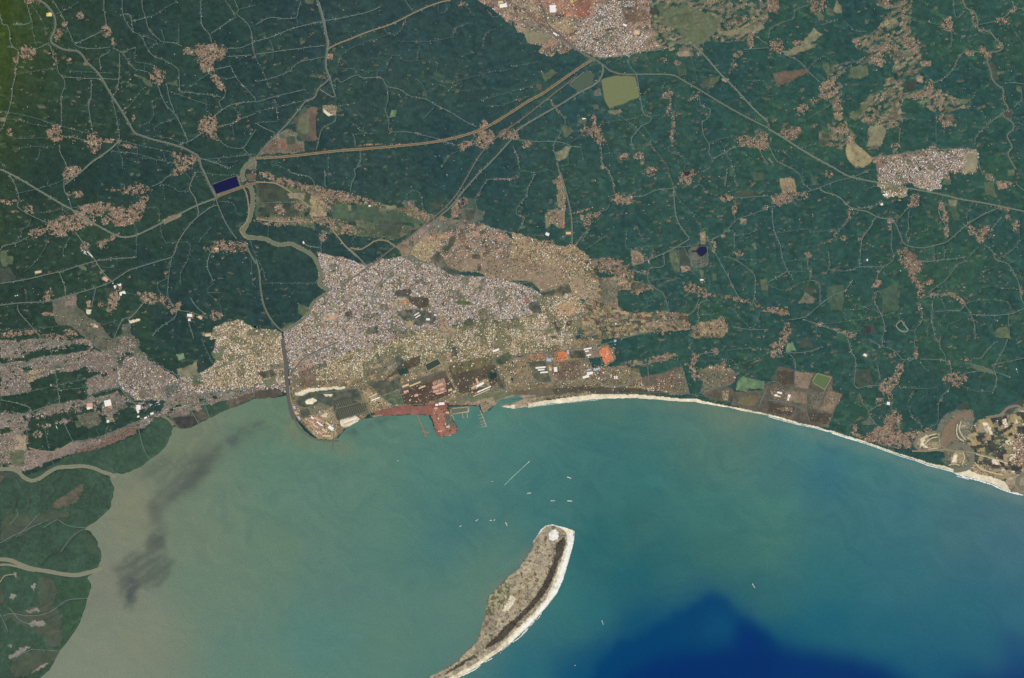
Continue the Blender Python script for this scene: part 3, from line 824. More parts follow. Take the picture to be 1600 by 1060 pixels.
LAND = """
21 X port 3 : 620,150 700,120 1040,100 1460,90 1600,110 1600,360 1480,395 1200,400 900,420 700,440
23 F brg 5 : 1080,500 1200,440 1290,445 1290,500 1240,640 1290,700 1290,800 1160,830 1090,760 1080,700 940,705 905,650 940,595 1060,570
23 F tan 4 : 1500,850 1620,840 1620,985 1540,960 1480,930
00 F olv 6 : 830,465 900,478 945,510 950,545 920,530 880,490 835,475
00 F olv 4 : 1045,520 1110,505 1108,535 1050,528
00 F gry 4 : 915,575 940,562 930,590 912,592
00 F yel 3 : 290,85 320,75 325,100 295,105
00 F tan 4 : 1150,310 1190,300 1200,345 1150,330
00 F tan 4 : 0,740 35,740 35,762 0,762
00 F brg 5 : 1530,1060 1560,985 1600,975 1600,1060
01 F grn 4 : 300,665 335,690 240,770 180,800 260,720
01 F brn 4 : 335,670 388,668 375,730 380,880 330,885 300,840 260,820 245,770 262,735 310,710
01 F olv 4 : 270,740 330,720 340,800 300,870 250,840
01 F dgr 5 : 270,820 340,850 330,885 260,885
01 F brg 3 : 60,960 20,975 60,910 130,840 200,805 250,830 262,885 300,885 305,945 240,960
01 F brn 3 : 75,880 130,868 140,960 60,965
01 F grn 2 : 145,838 175,838 178,865 148,868
01 F red 2 : 148,870 180,866 190,930 155,935
01 F dgr 3 : 185,860 240,850 250,900 190,905
01 F brn 3 : 195,910 290,900 300,945 190,960
01 F tan 3 : 415,665 470,655 505,665 500,720 450,725 418,700
01 F grn 2 : 505,660 550,690 505,712
01 F snd 2 : 415,680 480,722 450,725 425,705
01 F grl 2 : 850,692 882,690 870,732 835,735
01 F grl 2 : 600,1062 600,1060 601,1061
01 F pnk 2 : 445,340 480,340 480,370 445,370
01 F olv 3 : 300,0 360,0 360,22 310,22
01 F gry 6 : 335,470 410,465 400,495 350,485
01 F grn 3 : 1170,990 1200,990 1195,1015 1172,1015
01 X citn 3 : 1380,0 1600,0 1600,165 1560,140 1530,95 1440,30
02 X citn 3 : 0,0 1600,0 1600,120 1540,200 1440,260 1280,265 1240,215 1200,265 1190,350 1040,355 1030,290 960,300 800,325 700,355 540,365 440,320 380,300 350,330 290,320 240,360 170,330 190,290 100,270 80,220 30,190 0,120
02 X nemo 4 : 860,0 1600,0 1600,120 1540,200 1440,260 1280,265 1240,215 1200,265 1190,350 1040,355 960,290 900,270 870,180
02 F gol 4 : 30,170 120,190 200,210 230,260 170,280 100,265 80,215
02 F olv 4 : 200,460 250,430 285,455 240,490 205,510
02 F gry 4 : 175,440 200,460 210,515 190,480
02 F tan 5 : 0,0 130,0 170,90 80,60 0,25
02 F ora 6 : 120,0 520,0 500,110 400,115 330,90 260,80 200,50
02 F orb 5 : 410,60 480,50 480,110 400,110
02 F yel 2 : 365,0 412,0 410,15 370,18
02 F wht 2 : 230,35 275,32 278,75 240,78
02 F orb 3 : 335,90 380,80 375,110 340,105
02 F tab 4 : 225,150 330,130 400,140 380,200 290,200
02 F red 6 : 380,0 500,0 490,90 440,110 400,80
02 F dkf 4 : 700,45 780,40 785,65 710,70
02 F dkf 3 : 860,60 920,45 915,90 880,100 860,85
02 F dkf 3 : 495,232 520,240 560,243 530,257 505,250
02 F dkf 3 : 585,180 635,170 635,190 590,195
02 F dkf 4 : 1040,90 1130,80 1120,110 1050,150
02 F dbr 3 : 700,90 765,75 775,130 715,140
02 F brn 3 : 690,60 840,60 850,130 700,150
02 F orn 3 : 757,190 800,185 803,215 762,222
02 F olv 14 : 900,20 1040,30 1180,60 1310,130 1280,200 1200,270 1060,260 1050,190 940,160
02 F olv 4 : 1090,180 1220,180 1200,270 1120,275
02 F tan 4 : 1040,325 1105,320 1105,355 1040,352
02 F grn 4 : 1035,415 1080,405 1095,470 1040,480
02 F olv 4 : 1180,530 1240,485 1300,475 1290,510 1230,540 1190,560
02 F dgr 3 : 1180,500 1250,480 1210,550 1190,560
02 F tan 3 : 1310,490 1360,495 1340,520 1310,510
02 F gol 4 : 1290,195 1440,185 1560,145 1580,180 1490,210 1300,225
02 F olv 4 : 410,770 440,735 470,745 460,775
02 F olv 5 : 305,800 370,790 380,830 330,860
02 F gol 4 : 270,960 350,910 370,920 340,990 290,1010
02 F brn 3 : 150,530 185,530 180,570 150,550
02 F gry 3 : 510,570 550,550 565,600 515,605
02 F gol 3 : 600,690 680,685 690,700 640,720 605,705
02 F gry 2 : 510,655 540,655 540,685 512,685
02 F gry 4 : 1510,815 1540,805 1580,825 1570,850 1520,850
02 F olv 3 : 1100,620 1125,615 1125,635 1100,635
02 F dgr 4 : 1395,110 1430,90 1440,130 1410,145
02 F brn 4 : 560,760 570,750 575,760 565,770
03 F gry 3 : 335,90 355,95 350,125 315,130 320,100
03 F gol 4 : 430,0 460,40 465,85 420,80 410,60
03 F olv 4 : 360,40 410,60 415,100 370,90
03 F gol 6 : 220,270 250,225 290,175 340,215 290,260 210,320 150,345 120,350 90,325 180,300
03 F gol 6 : 130,310 270,285 310,270 290,300 150,340
03 F brn 5 : 30,465 70,448 240,432 250,455 130,520 60,545 45,500
03 F olv 3 : 515,425 620,408 630,465 580,495 500,490
03 F olv 3 : 340,410 380,400 400,480 375,470 355,440
03 F gry 3 : 605,125 635,120 632,150 610,155
03 X nemo 6 : 680,20 760,0 900,0 900,200 960,330 980,420 930,500 850,480 850,590 870,620 840,640 840,780 760,800 720,850 690,940 620,930 630,780 600,760 520,750 510,715 600,640 640,590 700,580 730,520 780,440 760,340 650,340 540,290 560,240 700,170 740,60
03 X nemo 6 : 400,400 520,390 700,330 720,420 620,400 500,420 430,500 370,520
03 X nemo 6 : 340,500 460,520 460,640 480,760 560,860 470,930 380,920 320,900 320,820 420,760 400,640 320,600
03 X nemo 6 : 850,590 960,560 1000,480 1030,520 1130,600 1270,625 1260,680 1150,700 1190,790 1100,790 1050,720 1010,680 960,650 860,610
03 F olv 5 : 510,715 560,690 620,620 660,575 640,650 590,720 530,750
03 F gol 5 : 860,600 975,570 960,610 870,615
03 F grl 3 : 945,640 995,625 980,655 950,655
03 F olv 4 : 1170,625 1270,620 1240,650 1200,640
03 F brn 4 : 1105,730 1160,725 1160,755 1130,770
03 F tgo 3 : 495,880 520,870 600,940 625,960 660,990 640,1020 600,1050 540,1040 500,1000 485,940
03 F dgr 5 : 345,830 380,830 390,900 340,920 310,880
03 F gol 6 : 630,790 720,780 740,830 700,910 630,920
03 F dkf 4 : 860,510 940,500 920,560 860,570
03 X vilm 5 : 60,830 200,770 210,830 150,885 70,850
03 F brn 3 : 0,0 70,0 60,80 0,75
03 F olv 3 : 280,80 320,75 350,100 340,130 310,110
03 F brn 5 : 1480,700 1530,690 1520,750 1490,740
03 F dgr 4 : 1370,390 1420,400 1450,500 1400,510
03 F olv 3 : 1430,455 1475,450 1475,465 1430,470
03 F olv 3 : 1550,545 1585,540 1588,580 1560,580
03 F pnk 2 : 955,385 1018,385 1015,415 960,418
03 F tan 3 : 930,470 970,480 970,520 930,510
10 X vilm 8 : 470,235 640,208 740,240 900,232 885,310 800,350 715,370 690,290 560,285
10 F olv 4 : 0,510 45,505 48,540 85,545 80,595 20,610 0,560
10 F dgr 4 : 0,620 60,615 100,680 60,700 0,705
10 F tan 2 : 215,640 262,628 262,645 218,658
10 F olv 4 : 485,605 525,595 548,630 510,625
10 F tan 2 : 540,825 568,820 565,860 545,862
10 F snd 2 : 540,880 572,878 565,905 545,908
10 F snd 2 : 805,945 880,935 870,950 815,962
10 F dgr 4 : 820,900 870,880 850,920 790,940
10 F bgr 6 : 330,820 390,795 480,785 480,850 560,930 620,960 700,1060 540,1060 480,1000 440,975 370,975 330,900
10 F mvb 4 : 400,800 475,790 475,850 410,850
10 F tan 3 : 560,960 620,970 600,990 575,985
10 F red 3 : 890,800 925,795 910,825 890,820
10 F gry 4 : 765,970 820,960 815,1020 850,1060 700,1060 760,1030
10 F tan 3 : 1280,1025 1320,1020 1320,1045 1280,1045
10 F dgr 4 : 650,740 740,740 700,800 680,800
10 F tab 4 : 1320,60 1320,61 1321,60
10 F brg 3 : 1480,35 1500,45 1510,110 1350,170 1320,95 1345,80 1345,90 1355,150 1500,105 1475,38
10 F tan 4 : 1010,325 1130,270 1140,290 1030,345
10 F orb 4 : 470,250 500,270 560,310 600,350 560,330 480,290
10 F brn 5 : 1530,30 1600,20 1600,75 1560,80
10 F olv 4 : 110,290 130,295 125,305 110,303
10 F olv 4 : 350,640 400,635 400,640 350,650
11 X smid 6 : 0,80 200,110 340,130 520,170 740,220 940,250 1130,290 1000,380 870,440 640,410 440,400 250,350 0,310
11 F grn 6 : 470,230 740,220 760,260 900,270 950,330 1060,350 900,330 700,320 480,310
11 F dkf 5 : 10,90 130,90 220,150 240,200 20,205
11 F dkf 4 : 60,210 300,210 260,280 180,300 100,280 20,300
11 F dkf 4 : 310,150 345,150 345,190 305,190
11 F tab 4 : 340,170 390,150 440,230 440,290 340,300
11 F tan 4 : 190,150 310,150 300,190 210,180
11 F gol 4 : 810,225 880,225 875,255 815,250
11 F gol 4 : 570,225 595,225 590,262 575,262
11 F dgr 5 : 760,320 920,330 900,420 780,410
11 F dgr 5 : 1095,215 1200,180 1140,250 1090,255
11 F gry 4 : 910,200 990,195 990,240 935,240
11 F brp 5 : 880,480 1050,360 1150,290 1240,310 1180,360 1060,460 960,540 920,545
11 F mvb 5 : 1020,370 1120,320 1100,390 960,440
11 X fieb 3 : 900,510 960,540 1000,470 1060,410 1180,370 1260,320 1340,330 1500,400 1600,440 1600,700 1560,700 1500,690 1440,670 1390,640 1290,640 1190,610 1080,585 1010,560
11 F brp 8 : 1180,560 1340,530 1600,560 1600,690 1500,680 1400,640 1300,640 1190,610
11 F tab 8 : 990,470 1090,440 1200,460 1130,520 1090,580 1000,560 960,530
11 F orn 6 : 1060,420 1220,400 1200,430 1080,450
11 F dgr 8 : 1090,560 1130,510 1160,540 1190,600 1280,640 1290,665 1240,672 1180,630 1120,600
11 F dgr 8 : 1210,410 1250,420 1240,470 1180,520 1160,490 1210,460
11 F dkf 2 : 1350,530 1400,530 1400,558 1352,560
11 F dkf 2 : 1382,588 1405,588 1405,636 1382,636
11 F dkf 2 : 955,445 985,445 985,470 955,470
11 F dpu 2 : 1280,195 1310,195 1300,225 1270,225
11 X vilm 3 : 1270,180 1325,180 1270,290 1220,310 1225,220
11 F grn 4 : 1325,180 1375,185 1375,250 1290,240
11 F gry 6 : 1290,240 1430,260 1420,320 1350,330 1270,310
11 F dkf 5 : 1310,255 1370,255 1360,310 1320,310
11 F gry 8 : 1100,310 1330,320 1200,390 1080,390
11 F dbr 4 : 850,790 880,750 970,745 960,790 1080,800 1080,850 1020,870 960,830 940,800
11 F tab 4 : 845,820 950,810 950,870 860,880
11 F grg 2 : 1225,825 1280,820 1340,825 1378,840 1370,850 1300,848 1240,838
11 F dgr 6 : 1130,900 1000,870 880,880 880,900 940,950 1020,980 1120,950
11 F dbr 2 : 555,888 595,888 598,918 560,922
11 F tab 5 : 1140,920 1185,910 1195,970 1160,1010 1140,980
11 F ora 4 : 1150,940 1180,940 1180,980 1155,980
11 F tab 4 : 935,945 990,940 985,985 940,985
11 F gol 4 : 455,850 520,850 510,870 460,870
11 F orn 4 : 440,905 520,910 500,940 440,935
11 F dgr 4 : 700,990 760,975 765,1030 700,1030
11 F olv 4 : 270,840 330,860 310,930 260,900
11 F grn 4 : 180,970 240,950 210,990 170,1000
11 F dgr 5 : 1300,940 1360,930 1360,970 1320,990
11 F tan 4 : 1150,990 1250,1000 1240,1060 1120,1060
12 X fieb 3 : 0,395 60,405 150,440 300,480 380,470 480,540 500,600 540,680 640,690 700,650 760,660 760,700 660,760 660,850 540,830 380,790 250,760 180,770 130,700 0,690
12 F brp 8 : 0,570 200,590 310,620 370,700 260,720 200,740 130,710 0,690
12 F dgr 8 : 440,590 480,530 500,600 490,680 540,690 530,640 460,660
12 F tan 8 : 370,640 540,690 540,810 400,810 380,760
12 X fiec 3 : 540,680 750,660 760,700 870,720 880,745 800,760 740,770 740,750 660,760 660,850 700,880 760,900 900,890 1100,900 1110,1000 830,1020 690,1055 430,1060 430,860
12 F bgr 5 : 545,690 650,690 660,780 640,840 560,830
12 F dgr 6 : 750,700 870,720 880,750 800,760 760,770 745,740
12 F tan 3 : 740,510 780,505 825,540 820,590 750,600
12 F brn 3 : 760,530 800,540 810,590 770,590
12 F olv 3 : 980,505 1030,500 1050,640 1020,640 985,560
12 F dgr 3 : 1040,500 1080,490 1110,540 1120,600 1060,610 1045,560
12 F gry 4 : 1100,510 1140,480 1220,480 1222,590 1190,610 1120,608 1110,560
12 F tab 2 : 1175,395 1205,385 1210,470 1180,470
12 F pnk 3 : 1055,600 1110,605 1115,630 1060,645
12 F olv 3 : 1170,630 1200,630 1195,680 1180,670
12 F gol 4 : 255,65 290,60 300,90 260,90
12 F gol 4 : 205,285 260,250 330,260 330,320 300,370 250,340 215,370 
12 F gol 4 : 285,110 325,100 340,200 320,240 285,230
12 F orb 3 : 300,300 330,305 330,370 305,370
12 F orb 2 : 335,385 370,388 372,412 338,410
12 F tan 3 : 430,285 450,290 445,320 425,315
12 F gry 3 : 230,185 255,185 250,215 230,215
12 F dgr 5 : 1380,170 1440,130 1500,140 1530,165 1400,190
12 F tan 3 : 1425,305 1460,315 1430,350
12 F olv 3 : 1500,465 1520,460 1535,500 1515,505
12 F olv 3 : 1555,690 1600,680 1600,760 1560,755
12 F olv 2 : 1255,655 1280,650 1280,695 1258,695
12 F grn 3 : 1500,20 1580,20 1580,70 1510,70
12 F tan 3 : 1310,405 1330,405 1335,425 1310,428
12 F dbr 3 : 1040,915 1100,915 1100,940 1045,942
12 X fiec 4 : 1130,980 1170,960 1230,950 1300,930 1350,1000 1320,1050 1120,1050
12 F dgr 8 : 100,830 170,830 190,900 130,900 100,870
12 F dgr 8 : 180,770 350,715 370,760 300,790 200,790
12 F orn 4 : 270,860 400,820 410,880 340,930 290,900
12 F dbr 3 : 340,950 380,940 360,980 340,975
12 F dbr 2 : 262,900 276,900 276,985 262,985
12 F dbr 3 : 240,1040 278,1040 275,1060 240,1060
12 F red 3 : 75,795 100,795 100,835 80,835
12 F dbr 2 : 275,985 297,980 295,1010 275,1020
13 F tab 4 : 75,55 160,55 175,90 175,135 95,155 80,120
13 X citn 5 : 650,-80 720,-90 850,-105 1010,-125 1160,-100 1230,-125 1310,-120 1310,10 1270,25 1130,20 1130,60 690,60
13 F gol 5 : 1230,-100 1310,-110 1300,20 1200,10 1240,-50
13 F olv 3 : 1100,60 1145,60 1145,95 1090,95
13 F grn 5 : 1150,140 1190,180 1180,260 1210,320 1160,320 1130,220
13 F gol 4 : 1130,190 1180,190 1175,235 1140,230
13 F brn 5 : 860,500 940,540 930,560 870,545
13 F brg 3 : 235,765 290,800 292,835 190,838 215,800
13 F dgr 3 : 215,730 290,725 290,790 235,765
13 F grn 8 : 370,730 480,720 470,880 390,890 370,800
13 F grn 8 : 700,760 820,700 820,880 730,890
13 F dgr 4 : 600,970 660,965 680,1030 610,1035
13 F olv 4 : 1430,1000 1490,980 1520,1060 1420,1050
13 F grn 4 : 1510,910 1600,910 1590,940 1510,940
13 F olv 4 : 340,905 345,905 345,910
13 F olv 4 : 1350,80 1410,80 1430,180 1400,170 1360,140
13 F olv 3 : 1500,0 1540,0 1545,40 1500,45
13 F pnk 4 : 1430,85 1490,85 1500,115 1440,125
13 F grn 4 : 270,20 275,90 240,100 330,100
13 F gry 4 : 90,290 90,291 91,290
20 X coas 6 : 0,0 560,0 600,60 720,100 740,150 740,320 760,400 560,400 400,440 200,470 180,540 170,700 340,700 460,640 600,620 800,540 1000,460 1040,370 1200,350 1400,330 1600,310 1600,360 1540,380 1380,440 1250,470 1180,430 1080,460 1060,480 1000,480 900,560 600,660 460,720 300,770 180,820 120,830 60,800 0,810
20 F bgr 8 : 560,0 870,0 880,40 840,80 700,90 610,60
20 X cita 5 : 780,110 860,110 940,140 1040,200 1120,240 1110,300 1060,290 1040,380 900,380 850,390 770,320 730,250 730,170
20 X cita 5 : 1120,240 1270,210 1350,130 1330,80 1350,0 1600,0 1600,310 1400,330 1200,350 1060,380 1060,330 1120,300
20 F for 4 : 0,120 100,120 160,100 260,50 330,40 500,35 570,45 560,70 480,85 400,95 260,110 130,140 0,155
20 F for 4 : 180,270 350,210 470,200 530,170 610,200 620,220 545,250 545,350 540,380 440,385 300,420 200,465 60,465 0,455 0,360 130,340 200,315
20 F for 4 : 560,345 640,320 740,300 740,320 700,340 600,370
20 F for 4 : 130,180 210,170 200,200 150,205
20 F for 5 : 170,530 210,520 330,555 480,510 560,545 630,560 620,600 460,640 400,670 320,700 230,690 180,670
20 F for 4 : 470,440 520,430 520,470 440,500 330,530 310,500
20 F for 4 : 0,560 90,570 40,595 0,600
20 F for 3 : 870,0 1350,0 1330,80 1350,130 1330,170 1230,215 1110,215 1040,180 930,115 900,95 870,50
20 F olv 4 : 830,60 870,60 910,100 920,125 870,115 820,90
20 F grl 3 : 1100,95 1150,90 1160,120 1120,135
20 F gol 4 : 1110,190 1200,160 1230,130 1235,230 1160,240 1110,220
20 F grn 5 : 1200,225 1260,220 1270,280 1210,290
20 F olv 4 : 1320,90 1400,80 1380,120 1340,125
20 F tab 3 : 165,215 190,195 260,185 265,205 210,225 170,235
20 F tan 3 : 170,240 220,225 210,265 175,275
20 F brn 3 : 510,100 580,80 590,160 520,150
20 F dgr 3 : 735,140 770,120 775,185 740,180
20 F mvb 5 : 545,250 735,220 740,300 640,320 545,350
20 F dpu 2 : 1038,290 1060,290 1062,360 1040,360
20 F grn 2 : 1065,310 1110,290 1108,320 1070,335
20 F snd 2 : 540,405 575,400 580,435 545,440
20 F mvb 6 : 185,690 260,700 320,705 460,650 600,620 610,650 460,710 260,780
20 F pkb 6 : 460,700 610,650 830,570 850,590 790,620 700,650 640,680 560,710 500,720
20 F brn 6 : 630,610 850,520 860,590 640,670
20 F mvb 6 : 1040,470 1180,435 1195,470 1120,490 1060,485
20 F olv 5 : 60,700 160,700 150,790 70,790
20 F tab 5 : 50,610 160,600 165,690 50,690
20 F mvb 5 : 180,740 260,750 230,800 170,820
20 F dkb 5 : 1060,490 1190,470 1290,420 1430,380 1600,330 1600,365 1500,410 1420,440 1300,495 1240,525 1180,555 1120,555 1085,535
20 F man 5 : 1250,420 1420,385 1420,440 1310,495 1290,470
20 F dpu 4 : 1080,495 1230,480 1240,520 1180,550 1110,545
20 F man 5 : 870,590 900,580 960,500 1020,475 1060,490 1085,540 1060,630 1030,680 990,720 940,750 900,785 850,812 780,838 700,840 600,800 500,785 380,800 300,840 240,870 150,860 340,780 460,720 640,680 800,620
20 F man 4 : 0,840 110,830 150,880 200,895 300,845 440,805 590,815 690,865 710,930 700,1060 0,1060
20 F brk 14 : 360,1020 430,960 520,910 515,960 480,1040 380,1060 300,1060
20 F brk 5 : 0,840 30,860 0,900
20 F dgr 6 : 0,820 110,820 130,860 60,870 0,850
20 F olv 3 : 470,515 500,510 510,545 480,555
20 F gry 3 : 50,845 51,845 50,846
21 X cita 4 : 0,0 160,0 185,150 190,200 195,340 130,310 0,330 0,160
21 F dkf 3 : 10,210 90,190 130,215 100,240 40,245
21 F gry 3 : 80,160 170,150 170,180 90,190
21 F olv 4 : 40,260 120,225 110,280 60,310
21 F dkb 5 : 0,320 130,310 170,345 120,368 60,372 0,370
21 X port 4 : 210,220 330,100 700,150 900,100 900,170 900,300 720,460 680,495 560,550 500,625 390,625 270,510 225,380
21 F brg 5 : 230,330 560,320 650,330 660,400 500,360 480,470 500,510 350,470 260,430
21 F dgr 5 : 290,330 640,310 660,380 560,400 480,370 470,430 400,390 360,420 290,430 240,400
21 F snd 4 : 240,340 330,310 450,300 560,298 550,310 440,318 330,335 300,350 250,355
21 F snd 4 : 300,385 350,365 385,380 350,410 310,405
21 F snd 3 : 425,345 480,345 475,358 430,360
21 F tab 3 : 380,470 440,440 470,430 500,500 525,520 510,555 440,510
21 F snd 3 : 405,480 450,455 440,490 420,490
21 F dgr 4 : 275,450 330,430 345,470 290,500
21 F dpg 3 : 480,385 560,362 640,400 680,420 710,460 640,480 510,500 490,450
21 F tab 4 : 290,510 350,470 500,550 510,600 480,625 390,625
21 F pnk 3 : 310,500 360,490 440,570 400,600 350,560
21 F snd 3 : 525,510 620,480 650,495 640,520 560,555 530,545
21 F tab 5 : 660,320 760,340 860,430 720,460
21 F brn 5 : 260,150 370,170 380,290 270,300
21 F tab 4 : 470,210 560,180 570,215 480,240
21 F pnk 4 : 250,130 330,130 350,170 260,210
21 X port 4 : 640,0 1600,0 1600,60 1200,150 1150,115 1040,150 900,120 700,150
21 F bgr 6 : 690,160 880,105 920,140 880,190 700,230 680,270
21 F tab 3 : 700,160 780,150 780,175 710,185
21 F tab 3 : 790,130 850,115 850,140 800,150
21 F tan 3 : 820,170 850,165 850,190 825,190
21 F dgr 5 : 870,110 900,100 930,150 890,180
21 F dbr 5 : 910,150 1030,100 1020,160 940,190 880,220 800,260
21 F for 4 : 880,190 940,175 960,210 900,230
21 F dgr 5 : 680,260 850,260 900,230 900,310 780,355
21 F grf 3 : 780,360 895,325 935,405 860,415
21 F dbp 4 : 895,290 1170,200 1230,280 1250,330 1060,405 930,410 905,350
21 F brk 4 : 900,280 1160,200 1215,190 1195,240 1000,290 910,320
21 F pnk 4 : 1100,270 1180,240 1190,330 1120,350
21 F dbr 5 : 1200,170 1450,100 1490,130 1530,260 1400,330 1270,340 1220,240
21 F bgo 4 : 1210,160 1470,100 1500,160 1230,220
21 F pnk 3 : 1180,90 1230,85 1235,125 1195,135
21 F dkf 3 : 1220,50 1245,50 1265,110 1225,115
21 F grd 3 : 1490,120 1580,75 1600,120 1530,165 1500,150
21 F grd 3 : 1440,210 1500,205 1510,235 1460,270
21 F tab 3 : 1345,290 1450,240 1460,290 1350,320
21 F dpu 3 : 1500,265 1540,250 1555,310 1530,315
21 F olv 5 : 1200,380 1350,350 1600,320 1600,360 1530,375 1480,400 1250,415
21 X port 4 : 1540,120 1600,100 1600,340 1560,330
21 F rer 5 : 720,450 800,435 880,420 1060,415 1080,400 1200,395 1200,425 1090,440 1085,475 1000,468 860,475 760,480
21 F brr 5 : 1080,430 1190,420 1215,470 1250,540 1255,580 1220,600 1135,608 1090,480
21 F orb 3 : 1100,455 1180,430 1170,500 1130,530 1110,510
21 F gry 4 : 1190,440 1215,480 1245,550 1200,560 1180,500
21 F ora 4 : 1200,400 1310,395 1310,412 1210,415
21 F tan 5 : 1390,380 1480,360 1500,400 1460,440 1420,460 1400,410
21 F pnk 4 : 1310,395 1400,390 1390,415 1310,412
21 F tan 3 : 720,480 800,470 740,495
21 F dgr 4 : 320,240 430,130 440,160 360,200
21 F gry 2 : 370,180 400,150 445,165 400,195
22 X port 4 : 0,0 570,0 550,40 400,70 0,110
22 X port 4 : 0,110 200,90 640,30 650,130 560,190 700,160 740,180 800,220 810,250 850,320 1010,200 1060,170 1110,340 1010,350 780,350 300,370 0,400
22 F orb 3 : 90,100 200,75 205,130 120,140
22 F dgr 4 : 105,145 205,140 245,270 180,270 140,250
22 F org 2 : 275,78 345,72 350,128 285,140
22 F dkf 3 : 355,75 450,70 455,120 365,120
22 F brp 3 : 455,50 535,40 530,110 465,115
22 F org 2 : 545,75 600,40 640,125 575,160 555,120
22 F for 3 : 480,120 560,110 580,160 560,190 500,180
22 F for 4 : 600,0 650,0 660,40 620,60
22 F brn 5 : 260,150 430,130 430,240 300,260 250,200
22 F bgo 5 : 740,185 790,180 805,225 750,265 745,220
22 F dbr 6 : 400,300 700,300 900,320 1000,345 700,350 500,345
22 F dbr 6 : 250,310 450,290 440,330 270,350
22 F brk 6 : 0,330 250,300 260,350 100,370 0,380
22 F brn 5 : 800,240 960,210 1050,170 1080,290 1000,320 830,310
22 F bgr 4 : 1010,230 1060,170 1110,340 1000,330
22 F tab 4 : 840,300 890,295 880,325 850,325
22 F snd 2 : 0,415 100,397 250,380 400,360 540,343 620,346 780,345 900,358 1050,372 1150,375 1220,395 1300,410 1400,427 1500,448 1600,468 1600,480 1500,462 1400,443 1300,423 1200,408 1150,398 1050,393 900,381 780,373 620,375 500,383 400,393 250,408 100,428 0,441
22 X port 4 : 1170,190 1280,160 1390,200 1400,250 1350,290 1200,330 1190,250
22 F bgr 4 : 1160,190 1390,200 1380,280 1190,330
22 F brn 4 : 1330,230 1395,200 1400,270 1360,290
22 F brk 3 : 1180,340 1340,290 1390,320 1360,400 1240,380
22 F tab 2 : 1310,325 1355,320 1350,380 1320,385
22 F grl 2 : 1410,265 1440,235 1580,265 1575,310 1480,310 1465,330 1400,320
22 F brk 4 : 1380,330 1560,320 1600,260 1600,470 1500,450 1370,410
22 F bgo 4 : 1440,365 1560,350 1520,420 1400,400
22 F for 4 : 1110,190 1130,260 1195,260 1185,320 1110,340 1090,260
22 F tan 4 : 910,0 960,0 930,10
22 F gry 3 : 1210,230 1211,230 1210,231
23 F brk 4 : 20,250 70,170 180,200 300,215 410,235 400,320 468,345 380,540 380,555 200,530 0,478 0,270 40,280
23 F brp 3 : 165,200 280,215 250,310 170,300
23 F brp 3 : 375,320 465,345 400,460 320,440
23 F bgr 3 : 270,320 350,330 310,440 260,430
23 F dbr 3 : 60,200 160,200 160,280 60,290
23 F dbr 3 : 0,390 170,430 140,480 0,460
23 F dbr 4 : 240,440 400,470 370,530 250,510
23 F brp 3 : 120,320 240,340 240,400 110,390
23 F dgr 4 : 540,200 640,190 660,280 570,300 540,260
23 F dgr 4 : 190,0 270,0 280,50 200,60
23 F grl 4 : 115,30 160,20 170,70 110,80
23 F olv 2 : 560,345 585,345 590,385 565,385
23 F gry 4 : 585,520 640,490 660,540 590,540
23 F olv 3 : 1240,180 1280,160 1400,190 1420,220 1330,195
23 F tab 3 : 570,150 570,151 571,150
23 F gry 4 : 1110,470 1180,440 1190,450 1080,550 1060,540
23 F dgr 3 : 1180,410 1250,390 1265,430 1200,450
23 F tab 5 : 940,610 1070,580 1080,620 1090,680 990,690 930,660
23 F snd 3 : 955,620 1000,600 970,650 1010,685 960,670
23 F grn 3 : 1000,600 1060,600 1070,640 1020,650
23 X delt 5 : 1190,500 1280,530 1360,490 1450,480 1500,430 1600,380 1600,880 1560,860 1500,900 1460,935 1300,875 1200,850 1240,700 1250,640 1200,600 1170,540
23 F for 3 : 880,690 1100,700 1110,740 1000,750 900,710
23 F bgr 3 : 1110,690 1160,690 1130,750 1100,730
23 F tab 8 : 1150,720 1190,690 1235,720 1230,780 1160,790 1130,750
23 F snd 7 : 1150,740 1180,720 1190,760 1150,780
23 F snd 2 : 380,566 480,603 560,626 640,651 720,681 820,716 920,746 1000,774 1100,794 1200,824 1240,810 1300,840 1400,870 1460,890 1480,940 1400,910 1300,880 1200,852 1150,828 1000,788 820,728 640,662 480,612 400,585
23 F snd 2 : 0,468 200,525 300,546 400,580 400,587 300,558 200,537 0,482
23 F tab 4 : 1250,780 1380,790 1500,830 1560,830 1480,870 1400,870 1290,840
23 F snd 3 : 1290,840 1400,860 1480,890 1520,955 1600,972 1600,985 1450,935
23 F dpu 5 : 1380,780 1460,790 1560,790 1540,820 1400,810
23 F tgo 2 : 1490,465 1545,462 1548,520 1500,525
23 F pnk 5 : 1540,640 1600,600 1600,760 1550,740
23 X vilm 4 : 650,580 740,540 820,550 850,620 900,680 850,690 740,670 600,630
23 F tan 4 : 1290,545 1380,540 1370,590 1300,580
23 F olv 3 : 800,490 825,500 825,560 800,560
23 F dgr 4 : 1450,440 1580,380 1600,440 1550,470 1470,480
30 F man 4 : 0,0 700,0 640,45 560,105 530,125 590,170 625,240 635,320 590,385 620,400 545,430 568,500 545,560 525,640 490,730 440,810 375,890 310,1010 250,1060 0,1060
30 F bro 16 : 0,100 60,30 200,50 340,20 430,0 440,30 380,60 250,90 180,150 60,180 0,210
30 F grn 8 : 450,120 540,140 620,240 630,300 560,280 520,200
30 F mgr 8 : 300,450 560,450 560,520 530,640 430,780 400,820 400,640 370,560
30 F bro 6 : 240,430 330,440 360,520 330,600 270,640 250,600
30 F bro 14 : 20,690 60,660 180,620 330,610 385,650 390,740 330,800 250,790 200,750 80,690
30 F bro 12 : 120,900 370,890 330,960 200,1040 100,1060 60,1000
30 F bro 5 : 280,770 395,760 380,860 290,860
30 F bro 5 : 0,500 30,560 0,620
30 F whg 9 : 160,640 240,620 260,640 170,660
